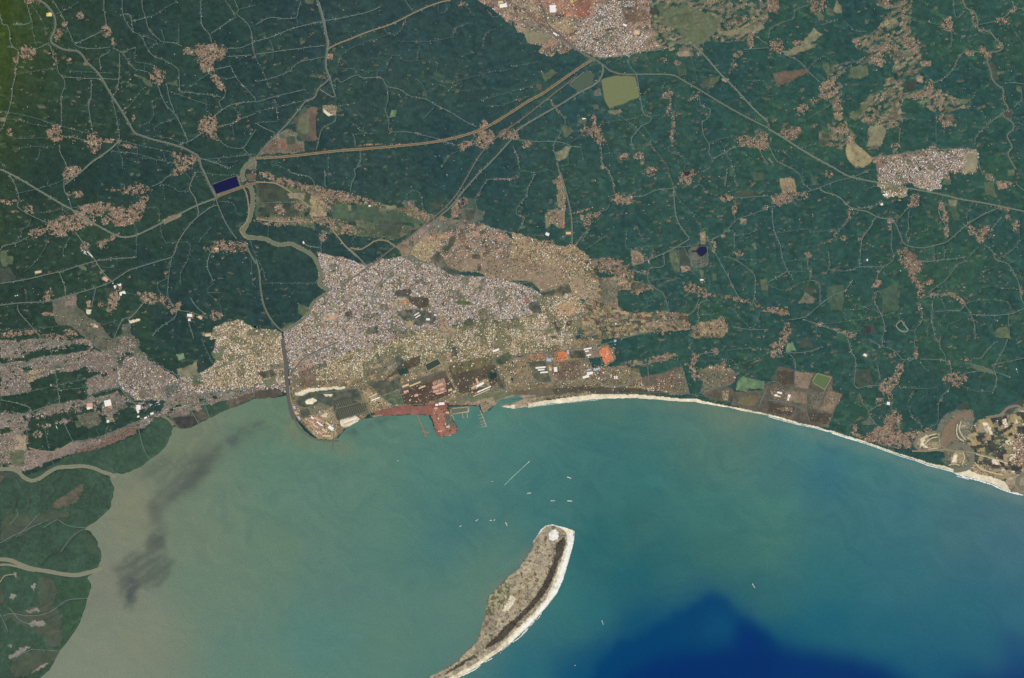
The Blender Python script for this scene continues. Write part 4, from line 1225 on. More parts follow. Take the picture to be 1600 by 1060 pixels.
30 F whg 9 : 50,920 130,870 200,860 130,910 60,940
30 F whg 9 : 180,710 260,700 290,720 260,740 200,740
30 F whg 7 : 75,530 100,535 80,580 60,560
30 F whg 7 : 85,400 110,405 100,440
30 F whg 7 : 200,480 230,470 210,520
30 F whg 7 : 50,860 90,855 70,870
30 F whg 7 : 180,1040 260,980 310,950 260,1000
32 F isl 3 : 125,212 150,180 180,130 210,105 255,98 300,110 345,122 385,135 388,190 370,270 345,350 320,440 280,530 230,600 150,690 60,780 0,835 -80,895 -160,950 -220,990 -300,1040 -335,1060 -535,1060 -450,1015 -350,960 -300,905 -230,840 -210,800 -190,730 -170,660 -160,590 -140,540 -90,490 -40,440 0,405 45,375 60,340 90,300 120,260 135,230
32 F olb 6 : -150,560 -100,500 0,420 0,560 -60,600 -100,660 -170,670
32 F isd 6 : 0,420 90,310 130,250 210,160 240,210 260,300 230,380 180,500 100,600 0,700 -100,740 -120,660 -20,560
32 F tab 5 : 100,400 150,370 130,440 80,520 20,600 -20,620 40,520
32 F snd 4 : -10,540 30,560 -20,640 -60,640
32 F snd 4 : 300,120 345,122 385,135 388,190 370,270 345,350 320,440 280,530 230,600 150,690 60,780 0,835 -80,895 -160,950 -220,990 -300,1040 -335,1062 -400,1062 -250,980 -100,880 0,785 110,680 200,580 240,500 280,400 320,290 345,200 340,150
32 F snw 3 : 345,160 385,140 386,190 368,270 343,350 318,440 278,525 228,590 148,680 58,770 0,822 0,810 60,745 150,655 225,560 265,490 300,400 335,290 350,220
32 F isw 4 : 275,220 300,200 330,180 335,210 320,280 290,330 270,400 240,470 200,540 140,610 70,680 0,760 -60,820 -110,850 -170,880 -160,850 -100,800 -30,720 20,690 90,620 150,540 190,480 240,380 265,300
32 F isw 5 : -420,1030 -350,980 -290,940 -230,910 -225,930 -290,965 -350,1000 -430,1045
32 F snw 5 : 235,150 265,130 290,145 285,190 255,208 230,190
32 F snw 1 : 125,212 150,172 180,128 210,102 255,97 300,110 345,121 345,128 300,118 255,104 215,110 187,134 155,180 132,212
21 F tan 5 : 1480,400 1530,375 1600,350 1700,360 1700,440 1500,435
21 F snd 2 : 1490,424 1545,418 1620,412 1620,445 1530,440 1490,434
22 F tan 4 : -20,372 60,350 150,352 150,395 0,410
20 F gry 5 : 640,400 760,380 800,420 700,470 640,460
20 F bgr 4 : 480,480 600,450 640,520 560,560 500,530
20 F mvb 5 : 780,130 850,180 830,260 760,200
20 F gry 5 : 1000,300 1100,260 1110,330 1020,350
20 F tan 4 : 660,490 700,480 720,510 670,525
20 F bgr 5 : 860,330 960,300 980,350 880,370
20 F dgr 4 : 740,340 800,330 850,390 780,400
20 F gry 4 : 320,150 400,130 420,170 330,190
"""
CITY = """
gg X cit 3 : 497,395 520,400 540,403 570,415 600,405 628,400 650,398 672,410 690,412 700,425 730,432 760,432 800,440 830,450 850,462 842,490 800,500 740,500 700,512 640,520 600,540 540,550 500,575 455,600 448,560 443,515 470,500 487,480 500,465 515,455 500,440 497,420
gg X citc 3 : 850,462 880,455 905,462 912,485 900,530 860,545 830,530 842,490
gg X citb 3 : 455,600 500,575 540,550 600,540 640,520 700,512 740,500 800,500 842,490 830,530 860,545 800,555 745,562 700,566 640,575 560,590 520,592
gg X citc 2 : 350,505 375,500 400,515 430,515 440,520 444,560 445,600 420,598 380,606 330,605 290,600 300,590 330,575 345,545 328,530 335,512
gg X citn 3 : 640,372 665,352 700,345 735,345 790,362 800,380 790,430 740,425 700,420 690,400 655,395
02 X cit 9 : 380,300 400,210 450,120 520,40 620,0 760,0 760,60 690,100 720,200 800,230 860,230 800,325 700,350 540,362 460,330
13 X cit 9 : 690,0 740,-60 850,-85 960,-90 1000,-125 1050,-120 1120,-110 1220,-120 1310,-120 1300,10 1130,10 1080,70 1080,130 1000,130 880,100 760,90 700,60
13 X citc 9 : 700,60 760,90 880,110 860,180 800,180 740,180 700,120
"""
PONDS = [  # sheet, water colour, bank colour, outline, label, category
 ('10', (26, 30, 70), (104, 106, 98), '1322,95 1478,38 1500,105 1352,155', 'dark navy blue four sided reservoir between the river and the canal crossing'),
 ('02', (116, 124, 88), (92, 100, 84), '556,500 575,492 650,474 765,480 775,500 798,608 740,630 700,652 640,668 612,680 590,650 574,612 570,580', 'large olive green tank just south east of the canal junction'),
 ('02', (82, 96, 84), (128, 122, 106), '358,525 448,452 492,450 512,470 508,515 412,578', 'dull grey tank between the two converging roads'),
 ('12', (30, 33, 70), (96, 90, 80), '1170,482 1212,482 1218,520 1182,545 1162,530 1150,516 1128,520 1125,508 1150,505', 'small dark blue pond inside a looping field road'),
 ('12', (52, 52, 54), (104, 90, 78), '1070,12 1108,8 1118,24 1095,42 1078,36', 'round black pond at the edge of a pink village'),
 ('13', (58, 58, 66), (72, 84, 76), '605,985 640,978 645,1015 628,1030 606,1022', 'tiny murky pond in the green fields south of the long lane'),
 ('23', (92, 112, 74), (142, 138, 108), '272,268 306,214 396,240 352,316', 'square green tank with pale banks on the brown coastal estate'),
 ('21', (62, 76, 66), (158, 146, 118), '1052,160 1135,120 1160,155 1072,202', 'dark green rectangular tank with pale banks inside the factory estate'),
 ('11', (64, 60, 82), (150, 120, 108), '1284,198 1308,198 1300,224 1274,224', 'little purple pond beside the highway at the town edge'),
 ('21', (96, 112, 96), (172, 150, 118), '1216,434 1322,424 1326,450 1218,470', 'green harbour basin ringed by a pale quay wall'),
 ('03', (72, 76, 74), (96, 100, 86), '1480,705 1525,695 1520,742 1488,735', 'dull grey pond beside the winding river at the right'),
 ('21', (40, 62, 56), (80, 92, 80), '1462,212 1500,206 1508,234 1478,256 1456,246', 'dark round pond west of the canal by the factory'),
]
SEAPTS = """250,700,122,132,110 330,780,110,130,112 300,680,118,128,106 220,1000,127,135,116 170,920,124,129,114 200,800,128,133,112 160,1040,128,136,118 330,900,108,132,114 400,1040,99,132,117 430,660,103,129,107 450,740,97,131,113 520,700,98,130,112 500,770,95,129,117 600,700,94,131,116 600,760,92,131,116 700,720,86,129,118 620,830,90,129,116 500,900,95,128,117 430,850,103,131,111 600,1000,92,130,116 500,1000,89,131,121 700,850,76,122,119 720,820,68,115,116 720,950,92,130,116 700,760,80,127,118 800,700,74,123,118 780,660,88,131,118 850,780,66,118,116 950,700,62,114,114 950,650,78,121,110 1000,760,60,117,115 1100,690,80,122,112 1140,660,100,124,110 1150,720,80,122,112 1200,740,72,120,118 1300,740,58,111,124 1240,680,74,123,122 1350,720,70,123,122 1400,800,64,115,124 1450,750,76,123,122 1500,850,68,113,120 1590,800,80,118,124 1590,860,66,112,124 950,850,46,105,108 1000,900,34,98,108 930,960,46,110,115 900,1000,56,114,116 830,1050,44,106,120 870,940,60,118,118 1000,830,58,108,106 1050,880,50,106,110 1100,800,64,118,112 1200,850,70,119,110 1120,860,60,110,104 1300,900,50,110,116 1180,915,48,102,108 1200,800,72,123,114 1400,900,54,110,120 1500,960,46,106,120 1590,960,50,106,122 1300,970,28,98,118 1400,990,34,100,118 1500,1000,36,98,118 1250,985,30,98,116 1590,1010,24,78,118 1480,1045,22,86,118 1000,975,20,82,112 900,1050,24,82,116 950,1040,12,72,114 1230,950,50,108,112 750,880,92,129,114 760,940,96,128,116 300,850,114,130,112"""
SEABLOBS = [
 ('gg', (8, 78, 114), 6, 0.7, 50, '890,1030 950,1000 1000,965 1060,940 1110,915 1150,930 1190,965 1240,990 1300,1000 1400,1020 1440,1050 1440,1140 860,1140'),
 ('gg', (0, 62, 110), 2, 0.8, 44, '950,1010 1010,985 1050,958 1075,938 1112,928 1138,936 1155,958 1185,982 1215,1006 1200,1140 900,1140 930,1040'),
 ('gg', (16, 80, 118), 4, 0.6, 24, '1130,950 1150,965 1155,990 1135,1005 1100,1000 1085,985 1105,962'),
 ('gg', (0, 46, 108), 4, 0.9, 16, '960,1060 1010,1035 1060,1022 1120,1014 1180,1004 1230,1008 1290,1018 1340,1028 1385,1042 1430,1066 1460,1140 940,1140'),
 ('gg', (0, 48, 110), 3, 0.8, 16, '1150,972 1175,977 1205,1000 1190,1022 1150,1016 1146,992'),
 ('gg', (6, 52, 110), 5, 0.8, 20, '1500,1054 1560,1048 1660,1036 1660,1140 1480,1140'),
 ('gg', (93, 101, 92), 1, 0.85, 22, '176,882 196,872 208,866 222,868 232,848 240,838 262,844 260,856 252,862 266,876 262,888 268,894 258,906 238,914 224,920 212,936 202,952 194,938 188,916 184,900 172,892'),
 ('gg', (73, 82, 86), 1, 0.7, 10, '236,842 252,836 262,846 258,856 242,858'),
 ('gg', (73, 82, 86), 1, 0.75, 8, '196,920 206,905 224,904 216,918 210,936 200,950'),
 ('gg', (93, 101, 92), 2, 0.9, 26, '236,800 240,780 262,758 282,738 300,722 330,700 345,690 365,684 385,668 410,660 420,668 398,678 375,692 350,706 335,722 318,742 296,762 270,778 250,795 242,812'),
 ('gg', (93, 101, 92), 2, 0.7, 18, '238,852 232,822 238,796 250,790 258,806 256,840'),
 ('gg', (85, 94, 90), 2, 0.75, 22, '240,800 262,775 290,752 312,732 330,718 338,722 318,746 290,768 262,786 246,806'),
 ('gg', (73, 84, 92), 1, 0.6, 12, '352,688 372,684 378,690 362,698'), ('gg', (73, 84, 92), 1, 0.5, 12, '394,662 412,658 418,668 400,674'),
 ('gg', (93, 101, 92), 2, 0.5, 22, '196,720 240,712 300,700 330,690 300,730 250,760 210,750'),
 ('21', (66, 78, 78), 1, 0.7, 8, '690,520 760,498 860,490 900,492 830,505 740,530 690,545'),
 ('21', (62, 80, 84), 1, 0.7, 8, '560,590 590,570 640,565 650,585 600,600 560,612'),
 ('21', (128, 122, 96), 2, 0.5, 6, '240,560 330,630 420,655 560,650 640,680 600,700 450,690 300,660 200,600 190,480 215,480'),
 ('31', (128, 118, 100), 2, 0.6, 6, '1400,830 1420,700 1440,560 1500,480 1600,370 1600,400 1510,490 1450,560 1430,660 1390,800 1300,900 1200,990 1120,1030 1280,900'),
 ('32', (126, 122, 102), 2, 0.6, 6, '0,400 60,290 110,225 130,235 90,300 60,345 0,412'),
 ('22', (112, 128, 108), 2, 0.45, 8, '0,445 100,432 400,398 780,378 1100,398 1600,490 1600,560 1200,450 780,410 400,425 100,455 0,470'),
 ('23', (118, 138, 124), 2, 0.5, 8, '0,485 400,590 800,725 1200,855 1600,980 1600,1040 1200,900 800,770 400,640 0,530'),
]
LANE_D = 0.15
SHEDS = [
 ('20', 865, 452, 24, 76, 2, 'W', 'long upright white roofed shed between the mangroves and the city outskirts'),
 ('20', 852, 452, 6, 76, 2, 'T', 'narrow tan lean-to along the left side of the long upright white shed', 'lean_to', 'shed', .4),
 ('20', 560, 414, 34, 26, -4, 'P', 'pale pink roofed square shed south of the strip of trees at the left'),
 ('20', 552, 432, 22, 14, -4, 'W', 'small white block touching the pale pink roofed square shed'),
 ('20', 674, 400, 40, 36, -12, 'W', 'bright white square warehouse right of the pale pink one'),
 ('20', 690, 424, 24, 12, -12, 'O', 'small orange roofed shed below the bright white square warehouse'),
 ('20', 966, 404, 60, 8, -18, 'B', 'bluish long shed beside the railway, upper of the two'),
 ('20', 975, 414, 52, 7, -18, 'B', 'bluish long shed beside the railway, lower of the two'),
 ('20', 950, 466, 20, 12, -20, 'W', 'small white shed on the shore west of the creek mouth'),
 ('20', 910, 492, 18, 10, -20, 'W', 'small white hut just above the mangroves'),
 ('20', 356, 556, 7, 30, -18, 'W', 'thin white strip of a building in the green gap at the lower left'),
 ('20', 672, 515, 20, 14, -12, 'W', 'little white hall among the brown coastal plots'),
 ('10', 512, 515, 40, 5, 40, 'W', 'long white poultry shed, lowest of the slanting row'),
 ('10', 528, 520, 46, 5, 42, 'W', 'long white poultry shed, second from the left of the slanting row'),
 ('10', 544, 524, 50, 5, 44, 'W', 'long white poultry shed, third from the left of the slanting row'),
 ('10', 560, 528, 50, 5, 46, 'W', 'long white poultry shed, rightmost of the slanting row'),
 ('10', 660, 686, 32, 20, 35, 'P', 'pale roofed mill northwest of the road crossing'),
 ('10', 712, 728, 30, 22, 28, 'W', 'white mill left of the road just below the crossing'),
 ('10', 748, 716, 22, 20, 28, 'W', 'square white mill right of the road below the crossing'),
 ('10', 766, 774, 36, 20, -20, 'W', 'white and pink roofed mill furthest down the road from the crossing'),
 ('10', 1186, 912, 30, 16, 5, 'W', 'white factory shed at the west edge of the city'),
 ('10', 1184, 940, 14, 14, 5, 'W', 'small white block below the factory shed at the west edge of the city'),
 ('10', 1250, 925, 24, 14, 20, 'T', 'tan roofed shed between the white factory and the city'),
 ('10', 1300, 1035, 34, 16, -4, 'T', 'flat tan hall at the field edge west of the city'),
 ('10', 103, 790, 18, 14, 0, 'W', 'lone white shed in the fields at the far left'),
 ('10', 238, 641, 36, 12, -8, 'T', 'long tan shed alone in dark green fields'),
 ('10', 1354, 495, 24, 10, 5, 'T', 'tan hall inside the pink village east of the river'),
 ('10', 600, 980, 26, 12, 25, 'T', 'tan shed on the bare brown land by the river bed'),
 ('01', 1545, 36, 44, 22, -10, 'W', 'white roofed works at the top edge of the northern town', 'mill', 'mill'),
 ('01', 1528, 14, 30, 14, -10, 'T', 'yellowish shed above the white roofed works of the northern town'),
 ('01', 898, 901, 10, 6, -5, 'P', 'tiny pink hut on the tan canal bank', 'hut', 'hut', .3),
 ('02', 253, 56, 34, 44, -3, 'W', 'upright white factory hall among orange earth in the northern town'),
 ('02', 270, 214, 30, 9, 35, 'W', 'white goods shed beside the railway in the northern town'),
 ('02', 705, 158, 24, 12, 20, 'W', 'white hall in the middle of the northern town'),
 ('02', 348, 96, 22, 14, -15, 'O', 'orange roofed kiln shed in the northern town'),
 ('02', 450, 742, 20, 8, -10, 'W', 'white shed near the village south of the tank'),
 ('02', 780, 205, 30, 20, 3, 'T', 'orange tan hall in the east of the northern town'),
 ('11', 1004, 904, 34, 6, -32, 'W', 'long white block in the city park grounds, upper of the parallel pair'),
 ('11', 1012, 918, 34, 6, -32, 'W', 'long white block in the city park grounds, lower of the parallel pair'),
 ('11', 1075, 937, 22, 12, 0, 'W', 'white hall right of the parallel pair in the city park grounds'),
 ('11', 1120, 910, 14, 8, 0, 'W', 'small white hall furthest right in the city park grounds'),
 ('11', 294, 458, 14, 16, -20, 'W', 'bright white house above the winding river', 'villa', 'house'),
 ('11', 710, 228, 12, 10, 0, 'W', 'white shed on the lower edge of the roadside houses'),
 ('11', 930, 832, 16, 22, 0, 'O', 'orange ringed stadium stand in the city', 'grandstand', 'grandstand'),
 ('12', 221, 405, 22, 16, 25, 'W', 'white shed alone north of the brown plain'),
 ('12', 352, 398, 30, 12, -4, 'T', 'tan roofed shed near the highway end'),
 ('12', 1186, 690, 20, 8, 0, 'W', 'white block south of the field with the dark blue pond'),
 ('12', 855, 580, 6, 24, -15, 'P', 'narrow pinkish shed on the field road west of the pond'),
 ('12', 400, 765, 14, 14, 0, 'T', 'cream block on the open plain east of the city'),
 ('12', 515, 698, 18, 8, 0, 'T', 'cream hall on the eastern edge of the plain'),
 ('12', 648, 965, 10, 8, 0, 'W', 'bright white block in the brown fields east of the city'),
 ('13', 732, 160, 28, 18, -20, 'W', 'white market hall at the lower left corner of the eastern town', 'market_hall', 'hall'),
 ('13', 711, 218, 14, 12, -10, 'W', 'white shed south of the eastern town'),
 ('13', 831, 635, 9, 9, 0, 'W', 'white hut left of the long southern village', 'hut', 'hut', .3),
 ('13', 150, 286, 12, 6, 0, 'W', 'white hut south of the pink roadside village', 'hut', 'hut', .3),
 ('13', 1078, 932, 10, 12, 0, 'W', 'white hut at the end of a lane in the lower fields', 'hut', 'hut', .3),
 ('13', 588, 710, 10, 8, 0, 'W', 'white hut alone in the green middle fields', 'hut', 'hut', .3),
 ('13', 620, 566, 8, 12, 0, 'W', 'white hut above the straight lane', 'hut', 'hut', .3),
 ('21', 935, 291, 42, 12, -20, 'T', 'tan factory hall at the western corner of the red brown works'),
 ('21', 994, 281, 72, 8, -22, 'T', 'very long cream shed across the top of the red brown works'),
 ('21', 1038, 301, 44, 8, -22, 'T', 'cream shed just below the very long one'),
 ('21', 938, 328, 30, 14, -15, 'P', 'pink brown workshop at the west side of the works'),
 ('21', 1002, 352, 24, 14, -15, 'P', 'pink brown workshop in the middle of the works'),
 ('21', 1118, 300, 34, 16, -15, 'P', 'pink process hall, upper left in the cluster of pink halls'),
 ('21', 1150, 285, 34, 14, -15, 'P', 'pink process hall, top right in the cluster of pink halls'),
 ('21', 1125, 325, 40, 10, -15, 'P', 'pink process hall, left of the middle row in the cluster of pink halls'),
 ('21', 1165, 312, 28, 12, -15, 'P', 'pink process hall, right of the middle row in the cluster of pink halls'),
 ('21', 1150, 338, 44, 9, -15, 'P', 'pink process hall, lowest in the cluster of pink halls'),
 ('21', 1214, 318, 24, 12, -20, 'T', 'grey tan hall right of the pink halls'),
 ('21', 1240, 328, 22, 10, -20, 'T', 'small hall at the eastern fence of the works'),
 ('21', 1160, 404, 34, 16, -4, 'W', 'white store on top of the red ore quay, right one'),
 ('21', 1130, 411, 18, 12, -4, 'W', 'white store on top of the red ore quay, left one'),
 ('21', 1124, 433, 20, 12, -4, 'P', 'pale pink store at the root of the red ore quay'),
 ('21', 1200, 548, 22, 12, -10, 'T', 'cream transit shed near the sea end of the ore quay'),
 ('21', 1196, 460, 20, 10, 5, 'T', 'cream transit shed at the upper right of the ore quay'),
 ('21', 1150, 575, 26, 8, -5, 'P', 'low pinkish shed along the sea end of the ore quay'),
 ('21', 352, 492, 20, 10, 35, 'W', 'small white shed in the northern corner of the headland port'),
 ('21', 380, 500, 34, 10, 35, 'P', 'pink roofed shed second from the north in the headland port'),
 ('21', 350, 520, 34, 9, 35, 'P', 'pink roofed shed along the canal side of the headland port'),
 ('21', 398, 530, 44, 8, 35, 'W', 'long white shed in the middle of the headland port'),
 ('21', 372, 545, 40, 8, 35, 'T', 'long cream shed left of the middle of the headland port'),
 ('21', 468, 556, 34, 20, 35, 'W', 'large white warehouse at the east corner of the headland port'),
 ('21', 428, 572, 36, 10, 35, 'T', 'cream shed below the large white warehouse of the headland port'),
 ('21', 400, 585, 30, 10, 35, 'P', 'pink shed at the southern tip of the headland port'),
 ('21', 440, 605, 50, 9, 3, 'T', 'cream shed lying along the southern shore of the headland port'),
 ('21', 450, 530, 34, 10, 35, 'T', 'cream shed north of the large white warehouse of the headland port'),
 ('21', 590, 505, 80, 8, -20, 'W', 'long white salt store east of the headland port, upper one'),
 ('21', 580, 525, 60, 8, -20, 'T', 'long cream salt store east of the headland port, lower one'),
 ('21', 240, 428, 12, 22, -20, 'B', 'pale bluish boat shed by the canal mouth, upper one'),
 ('21', 250, 462, 14, 20, -30, 'P', 'pink boat shed by the canal mouth, middle one'),
 ('21', 268, 492, 10, 22, -28, 'B', 'pale bluish boat shed by the canal mouth, lower one'),
 ('21', 206, 240, 10, 12, 0, 'P', 'pinkish house where the railway meets the canal', 'house', 'house'),
 ('21', 1382, 262, 12, 34, -20, 'P', 'upright pale tower hall of the eastern works'),
 ('21', 1400, 285, 50, 14, -28, 'W', 'white roofed hall at the heart of the eastern works'),
 ('21', 1362, 300, 36, 12, -28, 'P', 'pinkish hall at the left end of the eastern works'),
 ('21', 1425, 314, 92, 7, -24, 'W', 'long white conveyor shed along the south of the eastern works'),
 ('21', 1410, 335, 110, 5, -24, 'T', 'very long thin cream shed beneath the white conveyor shed'),
 ('21', 1500, 70, 40, 12, -20, 'W', 'white hall north of the green tank at the city edge'),
 ('21', 732, 352, 50, 8, -25, 'T', 'cream shed among the sandy ridges, upper one'),
 ('21', 745, 375, 50, 7, -22, 'W', 'white shed among the sandy ridges, lower one'),
 ('22', 474, 60, 46, 8, -10, 'W', 'white school block, upper of the three above the brown square'),
 ('22', 468, 76, 22, 8, -10, 'W', 'white school block, middle of the three above the brown square'),
 ('22', 480, 100, 28, 9, -12, 'W', 'white school block, lowest of the three above the brown square'),
 ('22', 350, 82, 12, 26, -5, 'B', 'bluish white block right of the left orange field'),
 ('22', 230, 130, 28, 18, 5, 'B', 'pale block left of the left orange field'),
 ('22', 178, 178, 60, 10, -5, 'W', 'white housing block, top one in the brown estate'),
 ('22', 182, 192, 40, 8, -5, 'W', 'white housing block, second one in the brown estate'),
 ('22', 200, 208, 46, 9, -5, 'W', 'white housing block, lowest in the brown estate'),
 ('22', 272, 190, 20, 28, -5, 'W', 'white housing block standing upright right of the brown estate road'),
 ('22', 240, 186, 16, 20, -5, 'T', 'cream housing block beside the brown estate road'),
 ('22', 530, 188, 40, 12, -15, 'B', 'bluish white hall in the northern row of the shore factory'),
 ('22', 486, 214, 34, 16, -10, 'W', 'large white hall in the middle of the shore factory'),
 ('22', 462, 236, 40, 14, -15, 'W', 'white hall in the west of the shore factory'),
 ('22', 480, 192, 26, 8, -15, 'B', 'bluish shed above the large white hall of the shore factory'),
 ('22', 642, 240, 8, 18, 0, 'W', 'little white block, left one of the two beside the trees'),
 ('22', 655, 240, 8, 18, 0, 'W', 'little white block, right one of the two beside the trees'),
 ('22', 645, 20, 14, 30, 0, 'B', 'pale bluish block at the forest edge north of the orange fields'),
 ('22', 594, 92, 14, 14, 10, 'P', 'pale house in the middle of the right orange field', 'house', 'house'),
 ('22', 570, 62, 20, 12, 10, 'O', 'orange roofed shed at the top of the right orange field'),
 ('23', 50, 352, 18, 12, 10, 'W', 'white lab block, left one in the brown coastal estate', 'hall', 'building'),
 ('23', 72, 336, 30, 10, 12, 'W', 'white lab block, top one in the brown coastal estate', 'hall', 'building'),
 ('23', 66, 358, 22, 10, 12, 'T', 'cream lab block, lowest in the brown coastal estate', 'hall', 'building'),
 ('23', 132, 356, 16, 18, 12, 'W', 'white hall on the plot right of the lab blocks', 'hall', 'building'),
 ('23', 126, 376, 10, 16, 12, 'W', 'small white hall beneath the one right of the lab blocks', 'hall', 'building'),
 ('23', 1553, 190, 6, 38, -20, 'W', 'single thin white shed in the green fields at the far right'),
 ('23', 606, 100, 20, 12, 30, 'W', 'white farm shed in the green above the brown field'),
 ('23', 752, 402, 18, 18, 10, 'W', 'white square hall on the road into the fishing town'),
]
# ---------------------------------------------------------------- the lie of the land: coast, island, rivers
COAST = []
def addc(tile, s): COAST.extend(G(tile, parse(s)).tolist())
COAST += [(-3000, 2600), (-400, 1500)]
addc('30', '250,1060 310,1010 375,890 440,810 490,730 525,640 545,560 568,500 560,450 545,430 575,410 600,385 620,345 635,320 625,240 590,170 530,122 560,105 600,80 640,45 690,0')
addc('20', '705,990 712,950 705,900 690,862 675,848 700,842 780,840 850,815 900,785 940,750 990,720 1030,680 1060,630 1075,570 1085,540 1120,560 1180,560 1240,530 1310,495 1350,475 1420,445 1500,415 1560,390 1600,370')
addc('21', '60,372 120,368 170,360 195,350 212,400 222,450 240,492 265,530 300,575 345,610 390,628 460,630 510,625 535,595 570,555 620,525 680,500 720,492 780,485 860,480 930,478 1000,470 1080,478 1095,510 1110,550 1128,600 1150,610 1220,602 1262,580 1255,540 1235,510 1215,478 1205,425 1330,418 1390,420 1408,462 1430,465 1470,440 1510,400 1545,425 1600,434')
addc('22', '0,438 100,425 250,405 400,390 500,380 620,372 780,370 900,378 1050,390 1150,395 1200,405 1300,420 1400,440 1500,458 1600,478')
addc('23', '0,480 100,510 200,535 300,555 400,585 480,610 560,635 640,660 720,690 820,725 920,755 1000,785 1080,805 1150,825 1200,850 1300,875 1400,905 1460,935 1520,955 1600,972')
COAST += [(1900, 900), (4800, 1900), (4800, -4500), (-4500, -4500), (-4500, 2600)]
ISLAND = G('32', parse('125,212 150,180 180,130 210,105 255,98 300,110 345,122 385,135 388,190 370,270 345,350 320,440 280,530 230,600 150,690 60,780 0,835 -80,895 -160,950 -220,990 -300,1040 -335,1062 -600,1240 -900,1420 -920,1400 -650,1180 -535,1060 -450,1015 -350,960 -300,905 -230,840 -210,800 -190,730 -170,660 -160,590 -140,540 -90,490 -40,440 0,405 45,375 60,340 90,300 120,260 135,230'))
LAGOON = G('21', parse('1500,392 1530,378 1640,352 1680,372 1600,400 1540,410'))

ROADK = {  # width, colour, height of the sheet, name
  'C': (2.7, (100, 108, 98), 0.16, 'canal'), 'K': (2.6, (106, 112, 98), 0.15, 'river'), 'W': (5.0, (128, 130, 108), 0.15, 'river'),
  'J': (6.0, (98, 96, 92), 0.15, 'canal'), 'j': (3.0, (104, 106, 92), 0.15, 'canal'),
  'M': (1.5, (112, 122, 112), 0.20, 'road'), 'B': (2.3, (118, 126, 112), 0.22, 'road'), 'A': (4.2, (142, 124, 98), 0.24, 'canal_bank'),
  'R': (1.9, (112, 106, 98), 0.26, 'railway'), 'd': (1.1, (70, 78, 74), 0.15, 'creek'), 'm': (1.0, (106, 124, 116), 0.18, 'road'), 's': (0.75, (86, 110, 104), 0.17, 'lane'),
  'S': (1.5, (206, 192, 158), 0.2, 'sand_bar'), 'L': (1.4, (152, 160, 142), 0.19, 'road'), 'b': (2.0, (146, 134, 108), 0.21, 'road')}
LINES = []
for ln in ROADS.strip().splitlines():
    t, k, s = ln.split(None, 2)
    if t[0] == '#': continue
    P = G(t, parse(s.lstrip(': ')))
    LINES.append((k, smooth_line(P)))
RIVERS = [('20', 6.0, '-30,815 60,812 115,830 150,865 200,885 250,870 300,835 360,805 440,798 520,795 590,808 640,830 700,850 720,870'),
  ('30', 6.5, '-40,315 60,322 130,350 200,375 300,392 400,410 480,415 550,400 600,385 640,370'),
  ('30', 3.5, '-40,355 40,350 100,360 160,378 220,390'),
  ('11', 5.5, '-65,90 -30,120 -20,200 -35,290 -60,350 -80,390 -60,420 0,428 60,435 120,465 160,470 220,465 270,490 320,515 360,545 390,600 410,660 395,710 420,735 460,755'),
  ('11', 2.6, '460,755 430,780 370,820 345,850 330,900 280,945 220,985 165,1010'),
  ('11', 4.5, '0,985 1,986 0,987'),
  ('10', 6.0, '1600,-60 1560,-40 1525,-5 1515,40 1530,75'),
  ('23', 4.0, '1270,480 1235,495 1215,480 1180,500 1120,555 1088,620 1092,670 1120,690'),
  ('23', 6.5, '1110,690 1150,690 1165,672 1200,662 1240,678 1272,715 1276,765 1248,805 1200,820 1160,824'),
  ('23', 3.6, '1100,700 1020,688 950,692 920,660 935,620 975,595 1050,580'),
  ('23', 6.0, '1620,845 1575,860 1560,900 1580,930 1620,940'),
  ('23', 4.0, '1360,490 1400,485 1450,475 1500,430 1560,418 1595,440 1640,430'),
  ('22', 3.0, '650,300 720,280 760,250 800,222'),
  ('20', 4.0, '1010,480 1050,500 1085,540')]
RIV = [(wd, smooth_line(G(t, parse(s)))) for t, wd, s in RIVERS]

# ---------------------------------------------------------------- one grid of land, 1.2 px cells, coarser far outside
STEP = 1.2
xs = np.concatenate([[-4400, -2500, -1400, -800, -450, -250, -140, -80, -45], np.arange(-24, 1624 + STEP, STEP), [1645, 1680, 1740, 1850, 2050, 2400, 3000, 4700]])
ys = np.concatenate([[-4400, -2500, -1400, -800, -450, -250, -140, -80, -45], np.arange(-24, 1084 + STEP, STEP), [1105, 1140, 1200, 1310, 1500, 1850, 2400, 4700]])
X, Y = np.meshgrid(xs, ys)
HH, WW = X.shape
x0f = 9; y0f = 9
def window(x1, x2, y1, y2):
    a, b = np.searchsorted(xs, [x1, x2]); c, d = np.searchsorted(ys, [y1, y2])
    return slice(c, d), slice(a, b)
def mask_poly(poly, jag=0.0, out=None, seed=0):
    poly = np.asarray(poly)
    x1, y1 = poly.min(0) - jag - 2; x2, y2 = poly.max(0) + jag + 2
    sl = window(x1, x2, y1, y2)
    px, py = X[sl], Y[sl]
    if jag:
        px = px + (fbm(px, py, 9, seed + 5, 3, 0.8) - 0.5) * jag * 2.2
        py = py + (fbm(px, py, 9, seed + 55, 3, 0.8) - 0.5) * jag * 2.2
    return sl, inside(px, py, poly)

# land height from a supersampled land mask
def softmask(poly):
    acc = np.zeros(X.shape)
    offs = [(-.4, -.4), (.4, -.2), (-.2, .4), (.4, .4), (0, 0)]
    wob = (fbm(X, Y, 7, 3, 3) - 0.5) * np.where((X < 430) & (Y > 590), 5.0, 2.0)
    for dx, dy in offs: acc += inside(X + dx + wob, Y + dy - wob, poly)
    return blur(acc / len(offs), 1)
landm = np.maximum(softmask(COAST), softmask(ISLAND))
landm = landm - softmask(LAGOON)
isl = np.zeros(X.shape, bool); sl, mm = mask_poly(ISLAND, 0); isl[sl] |= mm

